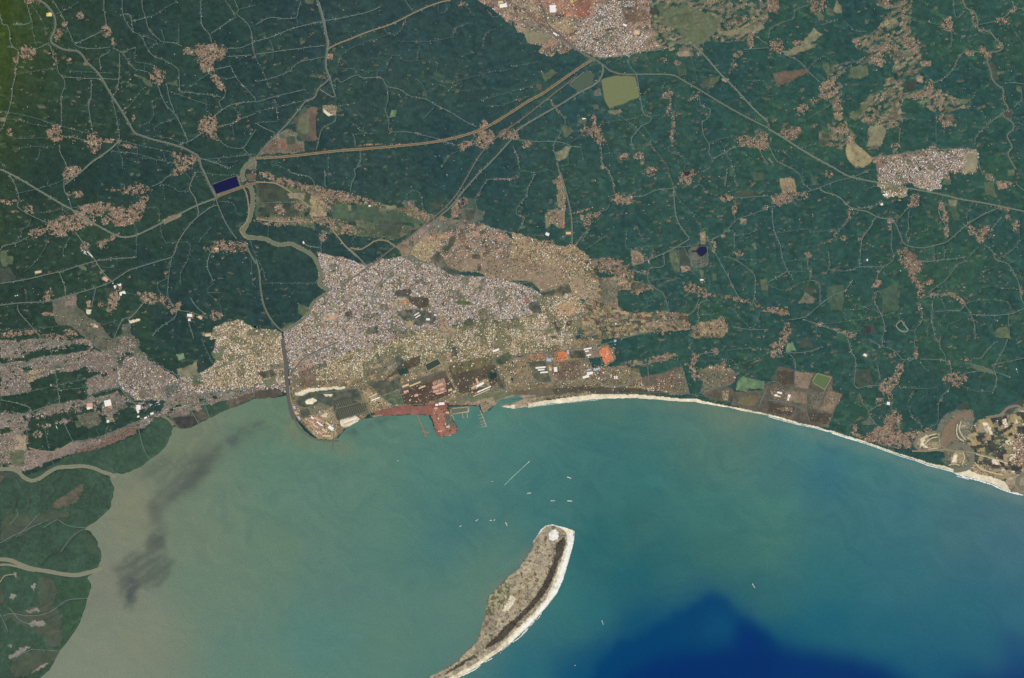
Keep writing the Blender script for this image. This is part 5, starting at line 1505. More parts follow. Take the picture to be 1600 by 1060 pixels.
# ---------------------------------------------------------------- colour of every spot
lx = np.clip(X / 500.0, 0, 1)[..., None]; rx = np.clip((X - 500) / 500.0, 0, 1)[..., None]
fL, fM, fR = lin(FOR_L), lin(FOR_M), lin(FOR_R)
COL = fL * (1 - lx) + fM * lx
COL = COL * (1 - rx) + fR * rx
up = np.clip((530 - Y) / 530.0, 0, 1)[..., None] * np.clip((X - 350) / 200, 0, 1)[..., None] * np.clip(1 - (X - 900) / 300, 0, 1)[..., None]
COL = COL * (1 + up * np.array([0.12, 0.0, 0.12]))
glare_tl = np.clip(1 - X / 110.0, 0, 1)[..., None] * np.clip(1 - Y / 330.0, 0, 1)[..., None]
COL = COL * (1 + glare_tl * np.array([0.55, 0.30, -0.55]))  # olive lens glare in the top left corner, tinted into the land colour
n4 = fbm(X, Y, 3.4, 51, 2)[..., None]
COL = COL * (1 + (n4 - 0.5) * 0.36)
n1 = fbm(X, Y, 70, 21, 4)[..., None]; n2 = fbm(X, Y, 9, 31, 3)[..., None]; n3 = fbm(X, Y, 28, 41, 3)[..., None]
COL = COL * (1 + (n1 - 0.5) * np.array([0.5, 0.35, -0.1])) * (1 + (n2 - 0.5) * 0.32) * (1 + (n3 - 0.5) * np.array([0.12, 0.2, 0.15]))
def cells(px, py, cw, ch, ang, seed):
    a = math.radians(ang)
    wx = px + (vnoise(px, py, 26, seed) - .5) * 12; wy = py + (vnoise(px, py, 26, seed + 1) - .5) * 12
    u = (wx * math.cos(a) + wy * math.sin(a)) / cw; v = (-wx * math.sin(a) + wy * math.cos(a)) / ch
    iv = np.floor(v); u = u + hash01(iv, iv * 0 + seed, 3) * 7
    u = u * (0.7 + 0.6 * hash01(iv, iv * 0, 5))
    return np.floor(u), iv, u - np.floor(u), v - iv
cu, cv, fu, fv = cells(X, Y, 9, 5, 12, 77)
hc = hash01(cu, cv, 2)
COL = COL * (1 + ((hc - 0.5) * 0.26)[..., None])
rural = fbm(X, Y, 120, 8, 3) + 0.12 * np.clip((X - 700) / 500, 0, 1)
grn_patch = (hash01(cu, cv, 9) > 0.90) & (rural > 0.5)
COL = np.where(grn_patch[..., None], COL * np.array([1.35, 1.25, 1.1]), COL)
cu2, cv2, _a, _b = cells(X, Y, 5, 2.6, -14, 177)
hp = hash01(cu2, cv2, 19)
clr = (hp > np.where(X > 950, 0.955, 0.972)) & (rural > 0.47)
pcol = np.array([lin(c) for c in ((98, 104, 86), (112, 108, 92), (92, 100, 92), (126, 116, 98), (84, 104, 84), (104, 96, 88))])
COL = np.where(clr[..., None], COL * 0.35 + 0.65 * pcol[(hash01(cu2, cv2, 29) * 5.99).astype(int)], COL)
FOREST = ~clr
DEN = np.where(clr, 0.08, 0.0); STY = np.zeros(X.shape, np.int8)     # 1 village 2 city 3 pale blocks 4 port
STYI = {'citn': 2, 'cit': 2, 'cita': 2, 'citb': 3, 'citc': 3, 'port': 4, 'fieb': 3, 'fiec': 1, 'coas': 5, 'vilm': 1, 'nemo': 1, 'smid': 1, 'delt': 4}
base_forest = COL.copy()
seed = 100
mang = np.zeros(X.shape, bool)
city = CITY.strip().splitlines()
land = [l for l in LAND.strip().splitlines() if l[0] != '#']
order = [l for l in land if l.split()[1] == 'X' and l[0:2] in ('20', '21', '22')] + [l for l in land if l.split()[1] == 'X' and l[0:2] not in ('20', '21', '22')] + city + [l for l in land if l.split()[1] == 'F']
for ln in order:
    hd, s = ln.split(':')
    t, kd, cn, jg = hd.split()
    pts = parse(s)
    poly = np.array(pts) if t == 'gg' else G(t, pts)
    seed += 3
    sl, m = mask_poly(poly, float(jg) * 0.45 * (1.7 if kd == 'X' else 1.0), seed=seed)
    if not m.any(): continue
    C = COL[sl]; F = FOREST[sl]; D = DEN[sl]; S = STY[sl]
    px, py = X[sl], Y[sl]
    if kd == 'F':
        if cn == 'for':
            C[m] = base_forest[sl][m]; F[m] = True; D[m] = 0.0
            continue
        c = lin(PAL[cn])
        ns = (1 + (fbm(px, py, 7, seed, 3, 0.8) - 0.5) * 0.55)[..., None] * (1 + (fbm(px, py, 24, seed + 1, 2) - .5) * 0.35)[..., None]
        keepc = cn in ('wht', 'snd', 'snw', 'org', 'yel', 'man', 'mgr', 'whg')
        if t == '32':
            ns = ns * (1 + (fbm(px, py, 3.0, seed + 8, 3, .9) - .5) * 0.9)[..., None] * (1 + (fbm(px * .6 + py * .35, py * .6 - px * .2, 4, seed + 9, 3, .8) - .5) * (0 if cn in ('snw', 'snd') else 0.7))[..., None]
        if t == '32' and cn in ('isl', 'isd', 'olb', 'tab'):
            f1 = fbm(px, py, 5, 611, 3, .8)[..., None]; f2 = fbm(px, py, 4, 631, 3, .8)[..., None]
            c = np.where(f1 > .55, lin((176, 162, 132)), np.where(f2 > .62, lin((112, 102, 82)), c * np.ones_like(f1)))
            if cn == 'olb': c = c * np.array([.8, .88, .8])
        if not keepc:
            c = c * 0.86 + (c.mean(-1, keepdims=True) if c.ndim > 1 else c.mean()) * 0.14
            c = np.maximum(c, lin((66, 70, 62)) * 0.8)  # haze painted in: dark plots lifted to a pale floor
        ns = ns * (1 + (fbm(px, py, 3.2, seed + 2, 2) - .5) * 0.35)[..., None]
        al = 0.9 if cn in ('org', 'dbp', 'dbr', 'rer') else 1.0 if (keepc or t == '32') else 0.4 if t == '30' else np.clip(0.32 + 0.95 * fbm(px, py, 6, seed + 3, 3), 0, 1)[..., None]
        C[m] = (c * ns * al + C * (1 - al))[m]
        F[m] = cn in ('man', 'mgr', 'grf')
        if cn in ('man', 'mgr'): mang[sl] |= m
        if cn in ('man', 'mgr', 'grf', 'dkf', 'dgr', 'grn', 'olv', 'grd', 'grg', 'wht', 'snd', 'snw', 'dpu', 'isw', 'dkb', 'dpg', 'rer', 'gol', 'isl', 'isd', 'olb', 'grl', 'bro', 'brk', 'whg'): D[m] = 0.0
        elif cn in ('bgr', 'brg', 'mvb', 'gry', 'dbr', 'brp', 'tan', 'brr'): D[m] = 0.05
        elif cn in ('dbp', 'tab', 'pnk', 'pkb', 'ora', 'orb'): D[m] = 0.14
        else: D[m] = np.minimum(D[m], 0.1)
        S[m] = 4 if cn in ('dbp', 'brr', 'tab') and t in ('21', '22') else np.maximum(S[m], 1)
    else:
        pal, cw, ch, an = MIX[cn]
        a, b, fa, fb = cells(px, py, cw, ch, an, seed)
        idx = np.minimum((hash01(a, b, seed) * len(pal)).astype(int), len(pal) - 1)
        tab = np.array([lin(PAL[p]) if p != 'for' else (0, 0, 0) for p in pal])
        cc = tab[idx]
        isf = np.array([p == 'for' for p in pal])[idx]
        cc = np.where(isf[..., None], base_forest[sl], cc)
        avg = lin(PAL[cn])
        mixf = 0.95 if cn in ('delt', 'fiec') else 0.6 if cn == 'fieb' else 0.35 if cn in ('cit', 'cita', 'citb', 'citc', 'port', 'fieb') else 0.7
        cc = np.where(isf[..., None], cc, avg * (1 - mixf) + cc * mixf)
        cc = cc * (1 + (fbm(px, py, 5, seed, 3, 0.8) - 0.5) * 0.6)[..., None] * (1 + (hash01(a, b, 4) - .5) * 0.2)[..., None]
        C[m] = cc[m]
        F[m] = isf[m]
        if cn in ('cit', 'citc', 'citb'):
            ua, ub, fa2, fb2 = cells(px, py, 17, 11, {'cit': 28, 'citc': -18, 'citb': 12}[cn], 900)
            street = (fa2 < 0.07) | (fb2 < 0.09)
            big = fbm(px, py, 45, 901, 3)
            green = (fbm(px, py, 13, 905, 3) > (0.64 if cn == 'cit' else 0.57))
            cc = cc * (0.72 + 0.56 * big)[..., None]
            cc = np.where(street[..., None], cc * 0.72, cc)
            cc = np.where(green[..., None], cc * 0.35 + lin((92, 98, 76)) * 0.65, cc)
            C[m] = cc[m]
            thin = np.where(street, 0.15, 1.0) * np.where(green, 0.25, 1.0) * (0.65 + 0.7 * fbm(px, py, 20, 907, 2))
        else: thin = 1.0
        D[m] = (thin * np.where(isf, 0.02, DENS[cn] * (0.6 + 0.8 * fbm(px, py, 16, seed + 4, 2))))[m]
        S[m] = STYI[cn]

# villages: earth trodden bare between the houses
VILL = []
for ln in VIL.strip().splitlines():
    if ln[0] == '#': continue
    t, rest = ln.split(None, 1)
    for e in rest.split():
        cx, cy, a, b, an = [float(v) for v in e.split(',')]
        if a < 2: continue
        (gx, gy), = G(t, [(cx, cy)])
        VILL.append((t, gx, gy, a / 4, b / 4, math.radians(an)))
for k, P in LINES:            # hamlets strung along the lanes
    if k not in 'ms': continue
    for q in range(1, len(P) - 1):
        x, y = P[q]
        if rng.random() > (0.11 if x > 650 else 0.055) or y > 740: continue
        dx, dy = P[q + 1] - P[q - 1]
        VILL.append(('hh', x + rng.normal() * .8, y + rng.normal() * .8, 1.4 + 2.6 * rng.random(), .9 + .8 * rng.random(), math.atan2(dy, dx)))
for i, (t, gx, gy, a, b, an) in enumerate(VILL):
    R = max(a, b) * 1.5 + 2
    sl = window(gx - R, gx + R, gy - R, gy + R)
    px, py = X[sl] - gx, Y[sl] - gy
    if px.size == 0: continue
    u = (px * math.cos(an) + py * math.sin(an)) / (a + .3); v = (-px * math.sin(an) + py * math.cos(an)) / (b + .3)
    rr = np.sqrt(u * u + v * v) + (fbm(X[sl], Y[sl], 6, i, 4, 0.95) - 0.5) * 1.5
    m = (rr < 1.0) & FOREST[sl] if t == 'hh' else rr < 1.0
    C = COL[sl]; F = FOREST[sl]; D = DEN[sl]; S = STY[sl]
    c = lin((126, 116, 106) if t == '20' else (130, 116, 98)) * (1 + (fbm(X[sl], Y[sl], 4, i + 9, 3, 0.9) - .5) * 0.8)[..., None]
    c = c * (0.85 + 0.3 * rng.random())
    patch = fbm(X[sl], Y[sl], 3.5, i + 77, 2) < 0.47
    if t == 'hh': c = C * .6 + c * .4
    C[m & ~patch] = c[m & ~patch]; F[m] = False; D[m] = (np.where(patch, 0.22, 0.74) * (0.6 if t == '20' else 1.0))[m]
    S[m & (S < 2)] = 5 if t == '20' else 1
    m2 = (rr >= 1.0) & (rr < 1.18) & F
    D[m2] = np.maximum(D[m2], 0.07)

# nearness to roads and water: used to open the canopy, and to line roads with houses
NEAR = np.full(X.shape, 9.0)
def stamp(P, half, extra=3.0):
    for x, y in P:
        if not (-30 < x < 1630 and -30 < y < 1090): continue
        r = half + extra
        sl = window(x - r, x + r, y - r, y + r)
        d = np.hypot(X[sl] - x, Y[sl] - y) - half
        NEAR[sl] = np.minimum(NEAR[sl], d)
def dense(P, s=1.0):
    out = []
    for a, b in zip(P[:-1], P[1:]):
        n = max(1, int(np.hypot(*(b - a)) / s))
        for t in np.arange(n) / n: out.append(a + (b - a) * t)
    return out
for k, P in LINES: stamp(dense(P), ROADK[k][0] / 2)
WATERN = np.zeros(X.shape, bool)
for wd, P in RIV: stamp(dense(P), wd / 2)
for p in PONDS:
    sl, m = mask_poly(G(p[0], parse(p[3])), 0)
    NEAR[sl] = np.where(m, -1, NEAR[sl])
    WATERN[sl] |= m
# ground height
inb = (X > -24) & (X < 1624) & (Y > -24) & (Y < 1084)
Z = (np.clip((landm - 0.5) * 3.0, -1.0, 0.3) - 0.3)
COL = np.where(inb[..., None], COL, lin((44, 70, 66)) * (0.85 + 0.3 * fbm(X, Y, 500, 3, 2))[..., None])
# beach and banks stay bare
FOREST &= (landm > 0.95) | ~inb
FOREST &= inb
can = FOREST & (NEAR > 0.6)
FOREST_H = np.where(can, 0.42 + 0.5 * vnoise(X, Y, 1.3, 5) * vnoise(X, Y, 3.1, 6), -0.25)
FOREST_H = np.where(can & (NEAR < 1.4), np.minimum(FOREST_H, 0.3), FOREST_H)
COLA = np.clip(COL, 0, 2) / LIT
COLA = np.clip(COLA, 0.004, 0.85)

def grid_mesh(name, keep, Zv, cols, mat, smooth=False):
    """faces whose mask is set, vertices renumbered"""
    ii, jj = np.nonzero(keep)
    a = ii * WW + jj
    q = np.stack([a, a + WW, a + WW + 1, a + 1], 1)
    used, inv = np.unique(q.ravel(), return_inverse=True)
    v = np.stack([X.ravel()[used] - 800, 530 - Y.ravel()[used], Zv.ravel()[used]], 1)
    return mesh_np(name, v, inv.reshape(-1, 4), mat, cols=cols.reshape(-1, 3)[used], smooth=smooth)
def anyof(m): return m[:-1, :-1] | m[1:, :-1] | m[:-1, 1:] | m[1:, 1:]
ground_mat = attr_mat('ground_earth', 0.8, 0.16)
canopy_mat = attr_mat('leaf_canopy', 1.1, 0.22, 0.8, 0.04)
above = anyof(Z > -0.9)
g_isl = anyof(isl) & above
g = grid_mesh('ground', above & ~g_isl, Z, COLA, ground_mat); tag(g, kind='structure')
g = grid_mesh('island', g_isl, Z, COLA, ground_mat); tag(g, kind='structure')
fa = anyof(can)
mg = anyof(mang)
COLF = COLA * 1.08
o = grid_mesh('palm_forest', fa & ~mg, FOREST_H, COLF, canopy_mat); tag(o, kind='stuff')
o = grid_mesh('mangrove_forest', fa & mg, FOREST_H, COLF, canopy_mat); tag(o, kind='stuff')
print('GRID', X.shape, int(above.sum()), int(fa.sum()))

# ---------------------------------------------------------------- sea: silt near the delta, clear blue water offshore
SEA = [tuple(float(v) for v in p.split(',')) for p in SEAPTS.split()]
sx = np.concatenate([[-4400, -2000, -900, -400, -200, -100], np.arange(-40, 1644, 3.0), [1700, 1800, 2000, 2400, 3000, 4700]])
sy = np.concatenate([[-4400, 300], np.arange(560, 1104, 3.0), [1140, 1200, 1310, 1500, 1850, 2400, 4700]])
SX, SY = np.meshgrid(sx, sy)
qx = SX + (fbm(SX, SY, 90, 61, 3) - .5) * 40; qy = SY + (fbm(SX, SY, 90, 71, 3) - .5) * 40
num = np.zeros(SX.shape + (3,)); den = np.zeros(SX.shape)
for x, y, r, g_, b in SEA:
    wgt = 1.0 / ((qx - x) ** 2 + (qy - y) ** 2 + 900.0) ** 1.6
    num += wgt[..., None] * lin((r, g_, b)); den += wgt
SC = num / den[..., None]
def sea_blob(poly, col, soft, alpha, jag, seed, streak=None):
    global SC
    a = np.zeros(SX.shape)
    jx = SX + (fbm(SX, SY, 34, seed, 5, .8) - .5) * jag * 1.8 + (fbm(SX, SY, 11, seed + 3, 3, .8) - .5) * 14; jy = SY + (fbm(SX, SY, 34, seed + 7, 5, .8) - .5) * jag * 1.8 + (fbm(SX, SY, 11, seed + 13, 3, .8) - .5) * 14
    a += inside(jx, jy, poly)
    a = blur(a, soft) if soft else a
    if streak is not None:
        ca, sa = math.cos(math.radians(streak)), math.sin(math.radians(streak))
        u_ = SX * ca + SY * sa; v_ = -SX * sa + SY * ca
        n_ = fbm(u_ * .22 + fbm(SX, SY, 25, 3, 2) * 6, v_, 7, seed + 1, 4, .7)
        a = a * np.clip((n_ - 0.22) * 3.2, 0.5, 1)
    a = (a * alpha)[..., None]
    SC = SC * (1 - a) + lin(col) * a
for tt, col, soft, alpha, jag, s in SEABLOBS:
    pts = parse(s)
    sea_blob(np.array(pts) if tt == 'gg' else G(tt, pts), col, soft, alpha, jag, 300 + int(pts[0][0]), -35 if col[0] in (93, 73, 85) else None)
wx_ = SX + (fbm(SX, SY, 60, 93, 3) - .5) * 90; wy_ = SY + (fbm(SX, SY, 60, 95, 3) - .5) * 90
fil = fbm(wx_ + wy_ * .5, (wy_ - wx_ * .5) * 2.6, 34, 91, 5, .62) - .5
near_shore = np.clip(1.2 - (SY - 640) / 500.0, 0.25, 1)
SC = SC * (1 + (fil * 0.34 * near_shore)[..., None] * np.array([1.25, 0.8, 0.55]))
SC = np.clip(SC * 0.95 / LIT, 0.001, 0.9)
m, nt, b = new_mat('sea_water', 0.35, 0.06)
a = nt.nodes.new('ShaderNodeAttribute'); a.attribute_name = 'Col'
oo = vary(nt, a.outputs['Color'], 0.35, 0.05, b, 6.0)
oo = vary(nt, oo, 0.55, 0.13, b, 2.0)
nt.links.new(oo, b.inputs['Base Color'])
n = nt.nodes.new('ShaderNodeTexNoise'); n.inputs['Scale'].default_value = 1.2
bp = nt.nodes.new('ShaderNodeBump'); bp.inputs['Strength'].default_value = 0.12; bp.inputs['Distance'].default_value = 0.2
nt.links.new(n.outputs['Fac'], bp.inputs['Height']); nt.links.new(bp.outputs[0], b.inputs['Normal'])
h_, w_ = SX.shape
ii, jj = np.meshgrid(np.arange(h_ - 1), np.arange(w_ - 1), indexing='ij')
q0 = (ii * w_ + jj).ravel()
v = np.stack([SX.ravel() - 800, 530 - SY.ravel(), np.full(SX.size, -0.3)], 1)
o = mesh_np('sea', v, np.stack([q0, q0 + w_, q0 + w_ + 1, q0 + 1], 1), m, cols=SC.reshape(-1, 3)); tag(o, kind='structure')

# ---------------------------------------------------------------- roads, railways, canals, rivers
cnt = 0
for k, P in LINES:
    wd, c, z, nm = ROADK[k]
    cnt += 1
    if k == 'K' and 780 < P[:, 0].min() and P[:, 0].max() < 1100: wd, c = 1.6, (104, 116, 106)
    j = 0.93 + 0.14 * ((cnt * 37) % 11) / 10.0
    cc = tuple(int(v * (0.95 if cnt % 3 == 0 else 1.0)) for v in c)
    jag = 0.3 if k in 'ms' else (0.15 if k in 'CKA' else 0.08)
    P2 = P if k not in 'ms' else P + (rng.random(P.shape) - .5) * 0.35
    o = ribbon(nm, P2, wd * j, z + (cnt % 10) * 0.0015, flat_mat(nm, cc, 0.5, 0.25), jag=jag)
    tag(o, kind='structure')
    if k == 'A':
        o = ribbon('canal', P, 1.1, z + 0.03, flat_mat('canal_water', (100, 94, 78), 0.3, 0.15, 0.4, 0.3), jag=.1); tag(o, kind='structure')
    if k == 'B' and wd > 2:
        o = ribbon('road_marking', P, 0.35, z + 0.03, flat_mat('median', (92, 104, 90), 0.5, 0.2)); tag(o, kind='structure')
    if k == 'C':
        o = ribbon('towpath', P + np.array([1.3, -0.9]), 0.7, z + 0.03, flat_mat('towpath', (128, 132, 116), 0.5, 0.3), jag=.2); tag(o, kind='structure')
for i, (wd, P) in enumerate(RIV):
    c = (132, 132, 112) if i < 3 else ((112, 116, 96) if i < 7 else (126, 118, 100))
    if i in (8, 10): c = (114, 114, 98)
    if i >= 3 and i < 7:
        o = ribbon('river_bank', P, wd + 1.8, 0.13, flat_mat('silt', (130, 130, 108), .4, .3), jag=.2); tag(o, kind='structure')
    o = ribbon('river', P, wd, 0.15 + i * 0.002, flat_mat('river_water', c, 0.25, 0.08, 0.35, 0.3), jag=.1); tag(o, kind='structure')
POLYW = [('23', (128, 110, 92), '1110,540 1190,470 1250,447 1275,460 1268,488 1235,492 1205,482 1180,520 1165,575 1175,610 1150,640 1110,670 1092,640 1090,590', 'river')]
for t, c, s, nm in POLYW:
    o = plate(nm, smooth_line(np.vstack([G(t, parse(s)), G(t, parse(s))[:1]]))[:-1], 0.19, flat_mat('silt_water', c, .3, .1, .4, .3)); tag(o, kind='structure')
# ---------------------------------------------------------------- reservoirs and ponds: water sheet with a bank round it
for i, (t, wc, bc, s, lab) in enumerate(PONDS):
    P = G(t, parse(s))
    root = bpy.data.objects.new('reservoir', None); sc.collection.objects.link(root)
    c = P.mean(0); root.location = W(c[0], c[1], 0)
    tag(root, lab, 'reservoir')
    Q = smooth_line(np.vstack([P, P[:1]]), 2.0)[:-1] if len(P) > 5 else P
    if len(P) <= 5:
        Q = np.vstack([np.array(dense(np.vstack([P, P[:1]]), 3.0))])
        Q = Q + (fbm(Q[:, 0], Q[:, 1], 5, 3)[:, None] - .5) * 0.5
    Qc = np.vstack([Q, Q[:1]])
    lc = np.array([c[0] - 800, 530 - c[1], 0])
    o = plate('water_surface', Q, 0.30, flat_mat('pond_water', wc, 0.25, 0.06, 0.35, 0.3)); 
    o.data.transform(__import__('mathutils').Matrix.Translation((-lc[0], -lc[1], 0))); o.parent = root
    o = ribbon('embankment', Qc, 1.7 if i in (6, 7, 9) else 1.1, 0.42, flat_mat('pond_bank', bc, 0.5, 0.2), jag=0.15, thick=0.4)
    o.data.transform(__import__('mathutils').Matrix.Translation((-lc[0], -lc[1], 0))); o.parent = root

# ---------------------------------------------------------------- houses: sampled where the settlement map says, biggest ones as objects of their own
house_mat = attr_mat('house_roofs', 1.5, 0.12, 0.8, 0.2)
sp = 1.35
hx, hy = np.meshgrid(np.arange(-20, 1620, sp), np.arange(-20, 1080, sp))
hx = (hx + (rng.random(hx.shape) - .5) * 0.95).ravel(); hy = (hy + (rng.random(hy.shape) - .5) * 0.95).ravel()
ji = np.clip(((hx + 24) / STEP).round().astype(int) + x0f, 0, WW - 1); ii_ = np.clip(((hy + 24) / STEP).round().astype(int) + y0f, 0, HH - 1)
lane = (NEAR[ii_, ji] < 1.6) & FOREST[ii_, ji]
d = np.where(lane, LANE_D, DEN[ii_, ji])
d = np.where((landm[ii_, ji] < 0.97) | isl[ii_, ji] | WATERN[ii_, ji], 0, d)
# lone farms among the trees
d = np.where(FOREST[ii_, ji] & ~lane & (d < 0.02), 0.007, d)
d = np.where(mang[ii_, ji] | (hy > 740), 0, d)
d = np.where(NEAR[ii_, ji] < 0.55, 0, d)
k = rng.random(hx.shape) < d
hx, hy = hx[k], hy[k]; st = STY[ii_[k], ji[k]]; infor = FOREST[ii_[k], ji[k]]
n = len(hx)
base = 0.62 + 0.62 * rng.random(n) ** 2
base = np.where((st >= 2) & (st < 5), base * 1.2 + 0.9 * (rng.random(n) > .93) * rng.random(n), base)
S = np.stack([base * (0.9 + .7 * rng.random(n)), base * (.7 + .4 * rng.random(n))], 1)
S = np.where(infor[:, None], S * 0.8, S)
ang = math.radians(20) + (vnoise(hx, hy, 60, 5) - .5) * 2.0 + (rng.random(n) - .5) * .4 + (rng.random(n) > .5) * math.pi / 2
H = 0.18 + 0.25 * rng.random(n) + np.where(st >= 2, 0.12 * rng.random(n), 0)
PV = np.array([lin(c) for c in ((192, 160, 142), (176, 142, 124), (206, 178, 158), (140, 116, 102), (226, 212, 198), (182, 146, 126), (160, 132, 116), (112, 96, 86), (198, 160, 138), (178, 152, 132))])
PC = np.array([lin(c) for c in ((240, 232, 220), (196, 182, 168), (170, 158, 152), (216, 194, 162), (142, 118, 98), (94, 80, 70), (250, 248, 242), (190, 152, 124), (160, 164, 190), (78, 68, 62), (198, 172, 138), (118, 106, 94), (178, 154, 128))])
PB = np.array([lin(c) for c in ((232, 220, 190), (200, 182, 146), (165, 150, 118), (230, 224, 208), (140, 122, 98), (112, 98, 80), (205, 170, 128), (180, 168, 160), (150, 138, 104), (245, 240, 228), (98, 96, 72))])
PP = np.array([lin(c) for c in ((230, 215, 190), (190, 165, 140), (150, 120, 102), (110, 88, 76), (240, 235, 225), (205, 150, 125), (80, 66, 62))])
PF = np.array([lin(c) for c in ((196, 190, 182), (160, 160, 154), (176, 150, 138), (215, 212, 206), (130, 140, 134))])
cols = PV[rng.integers(0, len(PV), n)]
cols = np.where((st == 2)[:, None], PC[rng.integers(0, len(PC), n)], cols)
cols = np.where((st == 3)[:, None], PB[rng.integers(0, len(PB), n)], cols)
cols = np.where((st == 4)[:, None], PP[rng.integers(0, len(PP), n)], cols)
PW = np.array([lin(c) for c in ((190, 172, 158), (160, 146, 136), (128, 118, 110), (206, 192, 178), (228, 220, 212), (176, 152, 140), (144, 126, 114), (196, 170, 146), (166, 160, 160))])
cols = np.where((st == 5)[:, None], PW[rng.integers(0, len(PW), n)], cols)
cols = np.where(infor[:, None], PF[rng.integers(0, len(PF), n)], cols)
cols = np.clip(cols * np.where((st >= 2) & ~infor, 1.1, 1.0)[:, None] * (0.92 + .16 * rng.random((n, 1))) / LIT, 0.01, 0.85)
area = S[:, 0] * S[:, 1]
C2 = np.stack([hx, hy], 1)
inview = (hx > 2) & (hx < 1598) & (hy > 2) & (hy < 1058)
grp = np.where(infor, 2, np.where(st >= 2, 1, 0))
single = np.zeros(n, bool)
for gi, cap in ((0, 300), (1, 240), (2, 120)):
    a = np.where((grp == gi) & inview, area, 0)
    single[np.argsort(-a)[:cap]] = True
for gi, nm in ((0, 'village_houses'), (1, 'city_houses'), (2, 'farm_houses')):
    q = (grp == gi) & ~single
    o = boxes(nm, C2[q], S[q], ang[q], H[q], 0.0 if gi < 2 else 0.25, cols[q], house_mat); tag(o, kind='stuff')
print('HOUSES', n, [(int((grp == g_).sum())) for g_ in range(3)])

def unit_house(variant, mat):
    """unit footprint: L, U or bar plan under a low parapet, with a stair head on the roof"""
    v, f = [], []
    def bx(x1, x2, y1, y2, z1, z2):
        b = len(v)
        v.extend([(x1, y1, z1), (x2, y1, z1), (x2, y2, z1), (x1, y2, z1), (x1, y1, z2), (x2, y1, z2), (x2, y2, z2), (x1, y2, z2)])
        f.extend([tuple(b + i for i in q) for q in ((4, 5, 6, 7), (0, 1, 5, 4), (1, 2, 6, 5), (2, 3, 7, 6), (3, 0, 4, 7))])
    if variant == 0: bx(-.5, .5, -.5, .05, 0, .8); bx(-.5, -.05, .05, .5, 0, .8)
    elif variant == 1: bx(-.5, .5, -.5, -.1, 0, .8); bx(-.5, -.2, -.1, .5, 0, .8); bx(.2, .5, -.1, .5, 0, .72)
    else: bx(-.5, .5, -.42, .42, 0, .78)
    bx(-.42, -.2, -.4, -.2, .8, 1.0)
    if variant == 2: bx(.15, .4, -.2, .2, .78, .9)
    bx(-.5, .5, -.55, -.5, 0, .86)
    me = bpy.data.meshes.new('house'); me.from_pydata(v, [], f); me.materials.append(mat)
    return me
ROOFS = [(226, 220, 216), (196, 186, 176), (168, 160, 160), (150, 112, 96), (206, 172, 148), (128, 104, 92)]
UM = [[unit_house(vv, flat_mat('roof_concrete', rc, 1.5, .1)) for rc in ROOFS] for vv in range(3)]
UMC = alb(ROOFS)
names = {0: ('village_house', 'small flat roofed house among the packed houses of a country village', 'house', 'village houses in the inland villages'),
         1: ('city_building', 'flat roofed building in the dense pale city blocks', 'building', 'flat roofed buildings crowded in the city'),
         2: ('farm_house', 'tiny pale roofed farm house among the trees beside a lane', 'farmhouse', 'farm houses scattered among the palm trees')}
for i in np.nonzero(single)[0]:
    nm, lab, cat, gp = names[int(grp[i])]
    ci = int(np.argmin(((UMC - cols[i]) ** 2).sum(1)))
    o = bpy.data.objects.new(nm, UM[int(rng.integers(0, 3))][ci])
    o.location = (hx[i] - 800, 530 - hy[i], 0.0 if grp[i] < 2 else 0.25)
    o.scale = (S[i, 0], S[i, 1], H[i] + 0.1); o.rotation_euler = (0, 0, ang[i])
    tag(o, lab, cat, gp); sc.collection.objects.link(o)

# ---------------------------------------------------------------- sheds, mills and warehouses one can pick out, each with walls and a ridged roof
def empty(nm, x, y, z=0.0, rz=0.0):
    o = bpy.data.objects.new(nm, None); o.location = W(x, y, z); o.rotation_euler = (0, 0, rz)
    sc.collection.objects.link(o); return o
def shed(t, cx, cy, wd, hh, an, rc, lab, nm='warehouse', cat='warehouse', height=0.55):
    (x, y), = G(t, [(cx, cy)])
    a, b = wd / 8.0, hh / 8.0
    r = empty(nm, x, y, 0.0, -math.radians(an))
    e = height * 0.8
    wv = [(-a, -b, 0), (a, -b, 0), (a, b, 0), (-a, b, 0), (-a, -b, e), (a, -b, e), (a, b, e), (-a, b, e)]
    mesh_py('wall', wv, [(0, 1, 5, 4), (1, 2, 6, 5), (2, 3, 7, 6), (3, 0, 4, 7)], flat_mat('wall_render', (176, 160, 142), 1, .1), r)
    k_ = 1.04; a2, b2 = a * k_ + .03, b * k_ + .03
    if a >= b: rv = [(-a2, -b2, e), (a2, -b2, e), (a2, b2, e), (-a2, b2, e), (-a2, 0, height), (a2, 0, height)]; rf = [(0, 1, 5, 4), (2, 3, 4, 5), (1, 2, 5), (3, 0, 4)]
    else: rv = [(-a2, -b2, e), (a2, -b2, e), (a2, b2, e), (-a2, b2, e), (0, -b2, height), (0, b2, height)]; rf = [(1, 2, 5, 4), (3, 0, 4, 5), (0, 1, 4), (2, 3, 5)]
    mesh_py('roof', rv, rf, flat_mat('roof_sheet', rc, 1.2, .08, .6, .3), r)
    return tag(r, lab, cat)
WH, TN, PK, OR_, BL = (240, 236, 228), (214, 190, 150), (214, 165, 142), (226, 132, 84), (176, 186, 204)
for a_ in SHEDS: shed(a_[0], a_[1], a_[2], a_[3], a_[4], a_[5], {'W': WH, 'T': TN, 'P': PK, 'O': OR_, 'B': BL}[a_[6]], a_[7], *(a_[8:]))

